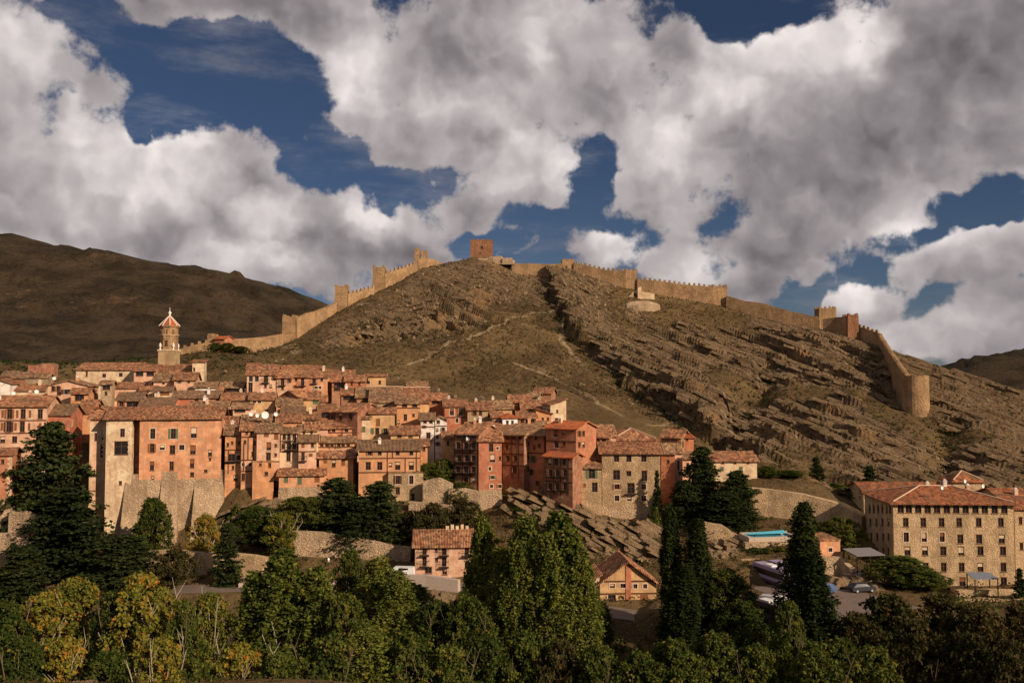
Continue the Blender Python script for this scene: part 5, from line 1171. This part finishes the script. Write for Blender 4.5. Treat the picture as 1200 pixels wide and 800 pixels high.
f = MB(); f.hexa([(.2, 2.7, .35), (L_*.98, 2.2, .45), (L_*.98, 3.3, .8), (.2, 3.1, .45), (.2, 2.7, .43), (L_*.98, 2.2, .53), (L_*.98, 3.3, .88), (.2, 3.1, .53)]); f.build('cover', simple('turquoise_cover', (.08, .42, .55), .5, .3), root)
def canopy(label, px, py, Y, w_, d_, h_, m, rz=0., posts=True):
    v = P(px, py, Y); g = gz(v.x, v.y); root = empty('canopy', (v.x, v.y, min(g, v.z-.5)), rz); tag(root, label, 'canopy'); z = v.z-root.location.z
    f = MB(); f.hexa([(-w_/2,-d_/2,z-.5),(w_/2,-d_/2,z-.5),(w_/2,d_/2,z),(-w_/2,d_/2,z),(-w_/2,-d_/2,z-.4),(w_/2,-d_/2,z-.4),(w_/2,d_/2,z+.1),(-w_/2,d_/2,z+.1)]); f.build('roof', m, root)
    for x in (-w_/2+.15, w_/2-.15):
        for y in (-d_/2+.15, d_/2-.15): f = MB(); f.box(x-.07, x+.07, y-.07, y+.07, -1, z-.55 if y < 0 else z-.06); f.build('post', M['iron'], root)
canopy('blue grey porch canopy on posts at the foot of the convent', 1151, 673, 159, 4.2, 3., 3, simple('slate_blue_sheet', (.16, .18, .22), .5))
canopy('grey awning beside the shaded side of the convent', 1012, 645, 162, 5.5, 4.5, 3, simple('grey_sheet', (.20, .18, .18), .6), .2)
def lamp_post(label, px, py, Y):
    v = P(px, py, Y); g = gz(v.x, v.y); root = empty('street_lamp', (v.x, v.y, g)); tag(root, label, 'street lamp'); H_ = max(3.5, v.z-g)
    f = MB(); f.tube((0,0,-.3), (0,0,H_-.6), .07, .05, 8); f.build('pole', M['iron'], root)
    f = MB(); f.lathe(0, 0, [(.1, H_-.6), (.26, H_-.1), (.05, H_+.1)], 8); f.build('lantern', M['lamp_glass'], root)
lamp_post('white lantern street lamp on the road below the rubble bank', 385, 654, 165)
lamp_post('street lamp at the roadside left of the white lantern one', 341, 656, 165)
def dish(label, px, py, Y, s=.5, rz=0.5):
    v = P(px, py, Y); root = empty('satellite_dish', v, rz); tag(root, label, 'satellite dish', 'satellite dishes on the roofs')
    f = MB(); f.lathe(0, 0, [(.05, 0), (s*.6, .06), (s, .2), (s, .22), (s*.6, .09), (.03, .04)], 14)
    f.v = [(x, -z, y) for x, y, z in f.v]; f.build('dish', M['canvas'], root)
    f = MB(); f.tube((0, .03, 0), (0, .35, -.9), .03, .03, 5); f.build('bracket', M['iron'], root)
dish('leftmost white satellite dish low on the roof by the cream gabled house', 16, 460.3, 221, .42)
dish('large white satellite dish right of the leftmost one', 43, 458.6, 221, .5)
dish('white satellite dish on the roof of the pale pink gabled house', 63.5, 443, 219, .4)
dish('white dish on the left chimney of the flat terrace house', 294, 485, 199.5, .45); dish('middle white dish on the flat terrace house', 301.5, 486.5, 199.3, .45); dish('biggest grey white dish on the flat terrace house', 310.5, 486, 199, .8); dish('rightmost white dish on the flat terrace house', 323, 485, 199, .45)
dish('white satellite dish on the convent roof slope', 1103, 571, 166, .38); dish('white satellite dish on the small lantern behind the convent', 1130, 563.5, 189, .4); dish('pale dish at the right of the lantern on the convent roof', 1151, 569, 168, .38)
def laundry(label, px, py, Y, n=5):
    v = P(px, py, Y); root = empty('washing_line', v); tag(root, label, 'laundry')
    f = MB(); f.tube((0, 0, 0), (n*.55, 0, 0), .015, .015, 4); f.build('line', M['iron'], root)
    for k in range(n): f = MB(); f.hexa([(k*.55+.05,-.02,-.8+.1*(k%3)),(k*.55+.48,-.02,-.75),(k*.55+.48,.02,-.75),(k*.55+.05,.02,-.8+.1*(k%3)),(k*.55+.05,-.02,-.03),(k*.55+.48,-.02,-.03),(k*.55+.48,.02,-.03),(k*.55+.05,.02,-.03)]); f.build('garment', M['canvas'], root)
laundry('white laundry hung on the top balcony of the dark gallery house', 546, 511.5, 191.2)
tag(blob_rock('boulder', 'pale flat boulder on the near slope at the bottom left', P(92,797,57).x, 57, gz(P(92,797,57).x, 57)-.25, 1.6, 1.0, .9, M['rock'], 5, .7, seed=2), cat='boulder')
# ------------------------------------------------------------------ trees
def leafmat(name, c1, c2, c3=None, trans=.25):
    m = bpy.data.materials.new(name); m.use_nodes = True; nt = m.node_tree; nt.nodes.clear(); t = NT(nt)
    a = t.n('ShaderNodeAttribute'); a.attribute_name = 'tint'
    o = t.n('ShaderNodeObjectInfo').outputs['Random']
    f = t.m('ADD', a.outputs['Fac'], t.m('MULTIPLY', t.m('SUBTRACT', o, .5), .5), clamp=True)
    col = t.mix(t.step(f, .1, .9), c1, c2)
    if c3: col = t.mix(t.step(t.m('ADD', a.outputs['Fac'], t.m('MULTIPLY', o, .2)), .82, .98), col, c3)
    d = t.n('ShaderNodeBsdfDiffuse'); t.L.new(col, d.inputs[0]); tr = t.n('ShaderNodeBsdfTranslucent'); t.L.new(col, tr.inputs[0])
    mx = t.n('ShaderNodeMixShader'); mx.inputs[0].default_value = trans; t.L.new(d.outputs[0], mx.inputs[1]); t.L.new(tr.outputs[0], mx.inputs[2])
    t.L.new(mx.outputs[0], t.n('ShaderNodeOutputMaterial').inputs[0]); return m
LM = dict(poplar=leafmat('poplar_leaves', (.06,.078,.015), (.155,.165,.032), (.24,.20,.04)), dark=leafmat('dark_poplar_leaves', (.016,.026,.009), (.045,.055,.016)),
  autumn=leafmat('autumn_leaves', (.10,.11,.02), (.25,.21,.035), (.42,.17,.03)), cedar=leafmat('cedar_needles', (.016,.024,.009), (.050,.060,.019), trans=.1),
  olive=leafmat('olive_brown_leaves', (.04,.04,.014), (.085,.07,.025), (.13,.07,.03)), broad=leafmat('broad_leaves', (.036,.052,.012), (.11,.125,.026), (.19,.15,.03)))
M['bark'] = simple('bark', (.16, .115, .075), .95, .1); M['palebark'] = simple('pale_bark', (.38, .31, .23), .95, .1)
def leafcloud(name, cen, rad, per, size, material, seed, flat=1., upb=.4, aspect=1.5):
    """cen: (n,3) clump centres, rad: (n,3) clump radii"""
    rs = np.random.RandomState(seed); n = len(cen); idx = np.repeat(np.arange(n), per); N = len(idx)
    d = rs.normal(size=(N, 3)); d /= np.linalg.norm(d, axis=1)[:, None]; rr = rs.rand(N)**.45
    p = cen[idx]+(d*rr[:, None]*.55+rs.normal(size=(N, 3))*.38)*rad[idx]
    nrm = d*.8+rs.normal(size=(N, 3))*.6; nrm[:, 2] += upb; nrm /= np.linalg.norm(nrm, axis=1)[:, None]
    u = np.cross(nrm, rs.normal(size=(N, 3))); u /= np.linalg.norm(u, axis=1)[:, None]; v = np.cross(nrm, u)
    s = size*rs.uniform(.6, 1.35, N)[:, None]
    co = np.stack([p-u*s*aspect*.5, p-v*s*.5+nrm*s*.12, p+u*s*aspect*.5, p+v*s*.5+nrm*s*.12], 1).reshape(-1, 3).astype(np.float32)
    me = bpy.data.meshes.new(name); me.vertices.add(4*N); me.vertices.foreach_set('co', co.ravel()); me.loops.add(4*N); me.loops.foreach_set('vertex_index', np.arange(4*N, dtype=np.int32))
    me.polygons.add(N); me.polygons.foreach_set('loop_start', np.arange(0, 4*N, 4, dtype=np.int32))
    tint = np.clip(np.repeat(rs.rand(n), per)*.55+rs.rand(N)*.45, 0, 1)
    at = me.attributes.new('tint', 'FLOAT', 'POINT'); at.data.foreach_set('value', np.repeat(tint, 4).astype(np.float32))
    me.materials.append(material); me.update(calc_edges=True); return me
def limbs(name, segs, m):
    b = MB()
    for a, c, ra, rb in segs: b.tube(a, c, ra, rb, 6, cap=False)
    return b.mesh(name, m, True)
PRO = {}
def proto(kind, H, R, prof, nb, per, size, lm, seed, clr=(.9, .9), bark='bark', ascend=.6, crown0=.12, trunk=.35, bare=0, upb=.4, layered=False, droop=0.):
    rs = np.random.RandomState(seed); cen = []; rad = []; segs = []
    lean = rs.uniform(-.02, .02, 2)*H; k = 8
    tr = lambda t: Vector((lean[0]*t+.25*math.sin(3*t+seed), lean[1]*t+.25*math.cos(2.3*t+seed), H*t))
    for i in range(k): segs.append((tr(i/k*.97), tr((i+1)/k*.97), trunk*(1-i/k)+.04, trunk*(1-(i+1)/k)+.03))
    asym = rs.uniform(.6, 1.3, 12)
    for i in range(nb):
        if layered:
            lv = int(14*rs.rand()**1.15)/14.; t = crown0+(1-crown0)*(lv+rs.uniform(-.03, .04)+.03*math.sin(i*2.4)); t = min(t, .985); r = prof(t)*R*(rs.rand()**.5)*1.0
        else:
            t = crown0+(1-crown0)*rs.rand()**.9; r = prof(t)*R*rs.rand()**.55
        a = rs.rand()*2*math.pi; r *= asym[int(a/(2*math.pi)*12) % 12]
        c = tr(min(t, 1))+Vector((math.cos(a)*r, math.sin(a)*r, -droop*r*(1 if layered else .3))); cen.append(tuple(c))
        q = rs.uniform(.75, 1.25)*clr[0]*(1-.45*t); rad.append((q, q, q*clr[1]))
        if i % (7 if not layered else 5) == 0:
            b0 = tr(max(crown0*.6, t-ascend*r/H*1.4)); mid = b0.lerp(c, .55)+Vector((0, 0, -.04*r)); segs += [(b0, mid, .10, .07), (mid, c, .07, .03)]
    for i in range(bare):
        t0 = rs.uniform(.15, .5); a = rs.rand()*2*math.pi; r = R*rs.uniform(.5, 1.); e_ = tr(t0)+Vector((math.cos(a)*r, math.sin(a)*r, H*rs.uniform(.3, .6)))
        m_ = tr(t0).lerp(e_, .5)+Vector((math.cos(a)*r*.15, math.sin(a)*r*.15, -H*.03)); segs += [(tr(t0), m_, .11, .08), (m_, e_, .08, .03)]
        for q in range(4): s0 = m_.lerp(e_, rs.rand()); segs.append((s0, s0+Vector((rs.uniform(-1, 1), rs.uniform(-1, 1), rs.uniform(.8, 2))), .035, .012))
    PRO.setdefault(kind, []).append((leafcloud(kind+'_crown', np.array(cen), np.array(rad), per, size, lm, seed, upb=upb), limbs(kind+'_trunk', segs, M[bark]), H, R))
pp = lambda t: (min(1, (t-.02)*4)*(1-t)**.55*1.15) if t < 1 else 0
ppop = lambda t: max(.08, min(1, .4+t*2.0)*(1-max(0, t-.45)/.60)**.6)
pbro = lambda t: max(.08, math.sin(math.pi*min(1, max(0, (t-.08)/.97))**.8)**.7)
pced = lambda t: max(.05, (1-t)**.55*(.82+.18*math.sin(t*23)))
for s in (1, 2): proto('poplar', 24, 2.3, ppop, 520, 40, .27, LM['dark'], s, (.75, 1.9), crown0=.05, ascend=2.5)
for s in (3, 4, 5, 41): proto('green_poplar', 20, 3.2, ppop, 460, 46, .25, LM['poplar'], s, (.75, 2.2), 'palebark', crown0=.08, ascend=2.2)
for s in (6, 7, 8, 42): proto('autumn_tree', 13, 4.4, pbro, 380, 42, .26, LM['autumn'], s, (.85, .9), 'palebark', crown0=.12, bare=7, ascend=1.6)
for s in (9, 10, 11, 44): proto('leafy_tree', 13, 4.6, pbro, 420, 44, .26, LM['broad'], s, (.9, .85), bare=3, crown0=.08, ascend=1.3)
for s in (12, 13, 14, 43): proto('cedar', 16, 6.2, pced, 620, 26, .38, LM['cedar'], s, (1.35, .30), crown0=.06, layered=True, upb=1.2, droop=.12, ascend=.2)
for s in (15, 16): proto('conifer', 11, 2.2, pced, 190, 34, .28, LM['cedar'], s, (.7, .35), crown0=.04, layered=True, upb=.8, droop=.25, ascend=.2)
for s in (17, 18, 19): proto('olive_tree', 9, 4.4, pbro, 300, 40, .24, LM['olive'], s, (.8, .8), crown0=.16, ascend=1., bare=3)
for s in (20, 21): proto('shrub', 3, 1.9, lambda t: max(.1, math.cos(t*1.5)), 60, 34, .24, LM['broad'], s, (.6, .8), crown0=.02, trunk=.08)
for s in (22,): proto('dry_shrub', 2.2, 1.8, lambda t: max(.1, math.cos(t*1.5)), 50, 34, .16, LM['olive'], s, (.5, .8), crown0=.02, trunk=.06)
CN = {'poplar': ('poplar_tree', 'tree'), 'green_poplar': ('poplar_tree', 'tree'), 'autumn_tree': ('autumn_tree', 'tree'), 'leafy_tree': ('leafy_tree', 'tree'), 'cedar': ('cedar_tree', 'tree'), 'conifer': ('conifer_tree', 'tree'), 'olive_tree': ('olive_tree', 'tree'), 'shrub': ('bush', 'bush'), 'dry_shrub': ('dry_bush', 'bush')}
TR = random.Random(77)
def tree(kind, label, px, ptop, wpx, Y, group=None, z0=None):
    v = P(px, ptop, Y); g = gz(v.x, v.y) if z0 is None else z0; cr, tk, H, R = PRO[kind][TR.randrange(len(PRO[kind]))]
    name, cat = CN[kind]; root = empty(name, (v.x, v.y, g-.1), TR.uniform(0, 6.28)); tag(root, label, cat, group)
    s = max(.8, v.z-g)/(H+.6); sw = (wpx*Y/F)/(2*R+1.)*(1.3 if kind == 'green_poplar' else 1.15)*TR.uniform(.92, 1.1)
    for nm, me in (('crown', cr), ('trunk', tk)): o = link(nm, me, root); o.scale = (sw, sw, s)
    return root
T_ = tree
GF = 'trees along the river in front of the town'
T_('cedar','tallest dark cedar beside the palace on the left',60,488,124,176); T_('cedar','second dark cedar in front of the tall one, left of the buttresses',82,566,112,168)
T_('cedar','low wide spreading cedar below the leftmost buttress',142,622,104,160); T_('conifer','small dark conifer in front of the rubble wall at the left edge',18,630,30,162)
T_('cedar','dark cedar crowding the left edge under the red house',30,640,80,158)
T_('leafy_tree','dark bushy tree against the middle palace buttress',178,580,50,174); T_('autumn_tree','thin yellowing tree before the widest buttress',243,600,42,172)
T_('conifer','solitary dark conifer in front of the pale terrace wall',268,608,50,163); T_('olive_tree','grey green tree standing before the terrace wall left of the conifer',205,640,50,160)
T_('leafy_tree','fresh green tree under the pale rocks',306,592,60,176); T_('autumn_tree','yellow green tree just right of the fresh green one',330,598,42,172); T_('leafy_tree','green tree touching the low pink house foot',349,580,44,180)
T_('cedar','leftmost of the big dark pines in front of the orange house',396,556,78,179); T_('cedar','right big dark pine before the large orange house',446,560,84,178); T_('cedar','front low pine between the two big dark pines',424,578,70,175)
T_('leafy_tree','dark rounded tree at the left end of the pines',369,580,40,178)
T_('olive_tree','brownish tree behind the pink roadside house roof on the left',508,586,54,176); T_('olive_tree','olive tree behind the pink roadside house chimneys',541,580,50,178); T_('olive_tree','small olive tree at the foot of the mossy wall',482,596,40,178)
T_('leafy_tree','tree enlarged to darken the shadowed gap left of the dark gallery house',517,536,48,195); T_('leafy_tree','low dark tree hanging over the garden wall',541,563,38,189)  # gap tree made bigger so its foliage stands for the deep shadow
T_('leafy_tree','tree added to darken the shadowed gap at the foot of the white flowered house',503,540,36,194)  # added before the pale wall foot to darken the shadowed gap
T_('shrub','dark bush among the tumbled rocks of the recess, left',606,590,30,185); T_('shrub','dark bush among the tumbled rocks of the recess, right',634,594,30,184); T_('leafy_tree','green tree growing out of the rocks under the red gallery storey',655,604,36,181)
T_('shrub','green bush in the gap right of the palace corner',276,588,26,186); T_('leafy_tree','small tree on the pale rocks below the slim half timbered house',298,590,34,183)
for px, lb in ((252,'left'),(266,'middle'),(281,'right')): T_('leafy_tree','dark round tree of the hedge below the low wall, %s'%lb,px,401 if px<280 else 405,22,322,'dark hedge below the low wall')
T_('shrub','round bush on the bank under the pines on the left',455,632,30,173); T_('shrub','reddish tinged bush on the bank right of the round one',476,634,26,173)
for px, tp, wd, Y, kd, lb in [
 (8,700,96,112,'leafy_tree','green tree cut by the left edge low in the picture'),(48,692,90,118,'autumn_tree','yellowish tree second from the left edge of the river row'),(92,672,84,122,'autumn_tree','tall yellowish tree with bare pale branches on the left'),
 (130,690,60,116,'leafy_tree','green tree between the bare branched and the orange flecked tree'),(166,668,88,116,'autumn_tree','orange flecked rounded tree, brightest on the left side'),(214,700,60,112,'leafy_tree','dark green tree right of the orange flecked one'),
 (248,690,72,116,'autumn_tree','tree with patches of orange leaves below the conifer'),(300,668,62,118,'green_poplar','left shoulder poplar of the broad green poplar clump'),(334,642,74,118,'green_poplar','highest poplar of the broad green clump at left centre'),
 (370,662,62,117,'green_poplar','right poplar of the broad green clump at left centre'),(402,690,66,113,'leafy_tree','green tree right of the broad poplar clump'),(412,640,46,136,'leafy_tree','dark tree by the road in front of the rubble bank'),
 (440,652,66,128,'green_poplar','feathery poplar below the rubble bank'),(462,668,60,124,'green_poplar','second feathery poplar left of the road parapet'),(478,680,58,142,'leafy_tree','dark green round tree beneath the road parapet'),
 (512,700,66,120,'leafy_tree','mid green tree below the grey wall of the pink house'),(546,690,60,118,'leafy_tree','green tree in front of the pink house right corner'),(563,602,50,132,'green_poplar','tall thin poplar covering the right end of the pink house'),
 (592,640,58,126,'green_poplar','shorter poplar left of the twin tall poplars'),(622,603,62,127,'green_poplar','left one of the twin tall poplars in the centre'),(655,598,66,126,'green_poplar','right one of the twin tall poplars in the centre, widest'),
 (638,625,50,122,'green_poplar','rounded poplar filling the gap in front of the twin tall ones'),(606,632,46,123,'green_poplar','slender poplar left in front of the twin tall ones'),(672,616,50,125,'green_poplar','lighter poplar just right of the widest twin'),
 (682,640,50,124,'green_poplar','poplar on the right flank of the twin tall ones'),(700,700,40,132,'leafy_tree','dark tree at the left foot of the ochre gabled house') ,
 (785,588,32,132,'poplar','left dark columnar poplar of the pair right of the rocks'),(816,606,42,130,'poplar','right dark columnar poplar of the pair right of the rocks'),(800,660,56,124,'poplar','lower dark poplar between the columnar pair'),
 (852,664,74,130,'leafy_tree','dark broad tree between the columnar poplars and the car park'),(872,700,60,124,'leafy_tree','dark tree overhanging the left of the car park'),
 (940,586,56,124,'poplar','tallest dark poplar standing alone before the car park'),(953,640,52,121,'poplar','lower dark poplar leaning on the tallest one'),(925,700,56,116,'leafy_tree','bushy base tree left of the tallest dark poplar')]:
    T_(kd, lb, px, tp, wd, Y, GF)
T_('cedar','tall pointed cedar in front of the slim salmon corner house',823,520,62,192); T_('cedar','broad dark cedar right of the pointed one before the white farmhouse',862,548,74,187); T_('cedar','dark cedar filling the gap between stone house and broad cedar',800,560,50,186); T_('cedar','low spreading cedar above the pale wall stub',848,575,84,182)
T_('conifer','ivy clad slender tree against the big stone house corner',769,545,18,187); T_('shrub','round bush at the right foot of the big stone house',768,590,22,185)
T_('conifer','lone dark conifer on the slope above the large plain wall',957,533,26,214); T_('conifer','dark conifer on the slope left of the convent roof',1016,541,34,206); T_('leafy_tree','dark tree on the terrace right of the white farmhouse',925,550,42,207); T_('leafy_tree','small tree just beside the white farmhouse end',899,545,30,206)
T_('shrub','dark bush by the lone conifer',978,565,36,206); T_('shrub','low bush between the two slope conifers',996,570,34,202); T_('shrub','bush hiding the left end of the convent roof',1030,566,30,198)
T_('leafy_tree','bright green tree at the foot of the convent corner',1058,650,74,156); T_('leafy_tree','dark green tree before the lower convent windows on the left',1085,664,50,154); T_('conifer','small conifer against the lower right wing of the convent',1196,662,20,155)
T_('leafy_tree','tree in the shade left of the convent side wall',985,604,44,172)
T_('shrub','ivy mound hanging on the pool terrace wall, left',884,640,26,169); T_('shrub','ivy mound hanging on the pool terrace wall, middle',900,642,30,168); T_('shrub','ivy mound hanging on the pool terrace wall, right',917,644,26,168)
for px, tp, wd, Y, kd, lb in [(1005,712,80,118,'olive_tree','brownish tree right of the poplars at the edge of the car park'),(1046,692,96,122,'olive_tree','big brownish tree below the bright green convent tree'),(1104,690,92,124,'olive_tree','wide brownish tree under the convent terraces'),
 (1150,706,84,118,'olive_tree','dark brownish tree under the blue grey canopy'),(1196,700,80,118,'olive_tree','brownish tree at the right edge below the terraces'),(1076,722,90,110,'olive_tree','front dark tree under the big brownish one'),(1135,735,90,106,'olive_tree','low dark tree near the bottom right'),(985,742,80,108,'leafy_tree','green tree right of the tallest poplar foot'),(1190,745,90,102,'olive_tree','bottom right corner tree')]:
    T_(kd, lb, px, tp, wd, Y, GF)
k = 0
for px, tp, wd, Y, kd, a_ in [(20,742,90,98,'leafy_tree','green'),(75,742,84,100,'autumn_tree','yellow green'),(125,758,84,97,'leafy_tree','dark green'),(185,742,84,96,'autumn_tree','orange tinted'),(232,768,70,96,'leafy_tree','green'),(280,748,84,98,'autumn_tree','yellowish'),(330,760,84,96,'leafy_tree','mid green'),
  (385,742,84,97,'leafy_tree','dark green'),(432,738,80,98,'green_poplar','willowy'),(478,736,84,99,'leafy_tree','bushy green'),(525,752,84,98,'leafy_tree','dark green'),(570,742,84,101,'leafy_tree','rounded'),(615,735,84,103,'leafy_tree','shaded'),(660,745,84,101,'olive_tree','brownish'),
  (705,752,84,99,'leafy_tree','dark'),(748,760,84,98,'leafy_tree','dark green'),(790,742,84,99,'leafy_tree','nearly black'),(840,735,84,102,'leafy_tree','dark'),(885,752,80,100,'leafy_tree','green'),(960,748,80,98,'leafy_tree','mossy green'),(1020,752,80,99,'leafy_tree','bushy')]:
    T_(kd, '%s tree of the bottom row, %s' % (a_, ('in the far left corner','below the bare branched tree','left of the orange flecked tree','under the orange flecked tree','between the orange flecked tree and the poplar clump','at the left foot of the poplar clump','right under the highest clump poplar','at the right foot of the poplar clump','below the feathery poplars','under the road parapet','below the pink roadside house','left under the twin poplars','right under the twin poplars','at the right foot of the twin poplars','below the gap beside the ochre house','below the ochre gabled house','under the columnar poplar pair','under the dark broad tree','left of the lone poplar foot','right of the lone poplar foot','below the brownish trees on the right')[k]), px, tp, wd, Y, GF); k += 1
k = 0
for px, tp, wd, Y in [(30,780,70,70),(100,775,60,68),(165,772,52,66),(225,780,60,66),(300,778,60,67),(350,782,50,66),(395,784,60,66),(450,786,60,66),(505,784,60,66),(560,788,60,66)]:
    T_('dry_shrub', 'dry brown bush on the near slope, %s from the left along the bottom edge' % ('first','second','third','fourth','fifth','sixth','seventh','eighth','ninth','last')[k], px, tp, wd, Y, 'dry bushes on the near slope'); k += 1
# undergrowth on the valley floor and scrub on the hill: nobody could count it
def scatter(name, label, n, area, rmin, rmax, per, size, lm, seed, keep=lambda x, y, r: True):
    rs = np.random.RandomState(seed); cen = []; rad = []
    while len(cen) < n:
        x, y = rs.uniform(area[0], area[1]), rs.uniform(area[2], area[3])
        if not keep(x, y, rs.rand()): continue
        r = rs.uniform(rmin, rmax)*(1.8 if rs.rand() < .08 else 1); cen.append((x, y, gz(x, y)+r*.3)); rad.append((r, r, r*.75))
    o = link(name, leafcloud(name, np.array(cen), np.array(rad), per, size, lm, seed)); tag(o, label, 'scrub', kind='stuff')
road2 = [(p.x, p.y) for p in ROAD]; lot2 = [(p.x, p.y) for p in LOT]
def off_road(x, y, r=0):
    a = np.array([[x]]), np.array([[y]]); return segdist(*a, road2)[0][0, 0] > 5.5 and segdist(*a, lot2)[0][0, 0] > 13
scatter('undergrowth', 'dense dark undergrowth between the river trees', 900, (-110, 110, 84, 150), .9, 2.1, 22, .42, LM['broad'], 31, off_road)
scatter('bank_scrub', 'dry scrub on the banks between road and front houses', 1500, (-120, 120, 146, 186), .4, 1.3, 16, .3, LM['olive'], 32, off_road)
gl = [CLIFF]+GUL+[CLIFF2]
def near_cliff(x, y, r):
    q = np.array([[x]]), np.array([[y]]); return min(segdist(*q, g)[0][0, 0] for g in gl) < 7*r+1.5
scatter('gully_shade_scrub', 'dark juniper scrub crowding the rocky gullies of the hill', 700, (-60, 175, 205, 400), .5, 1.5, 16, .36, LM['dark'], 35, near_cliff)  # dark clumps added for shrub masses and for the shade of caves
scatter('dry_brush', 'dry brush along the edge of the near slope', 1200, (-60, 40, 50, 72), .15, .5, 14, .12, LM['olive'], 36)
scatter('darkening_scrub', 'dark scrub on the slope behind the left end of the town', 1600, (-210, -85, 285, 400), .5, 1.4, 12, .42, LM['cedar'], 37, lambda x, y, r: x < -125+(y-285)*.1 or r < .25)  # scatter added to cover sunlit tan ground and make the slope dark
hk = lambda x, y, r: (y > 285 or x > 45) and r < .25+.75*float(vnoise(np.array(x/18.), np.array(y/18.)))
scatter('hill_scrub', 'small dark thorn bushes dotted over the castle hill', 9000, (-135, 190, 205, 408), .25, .7, 8, .34, LM['olive'], 33, hk)
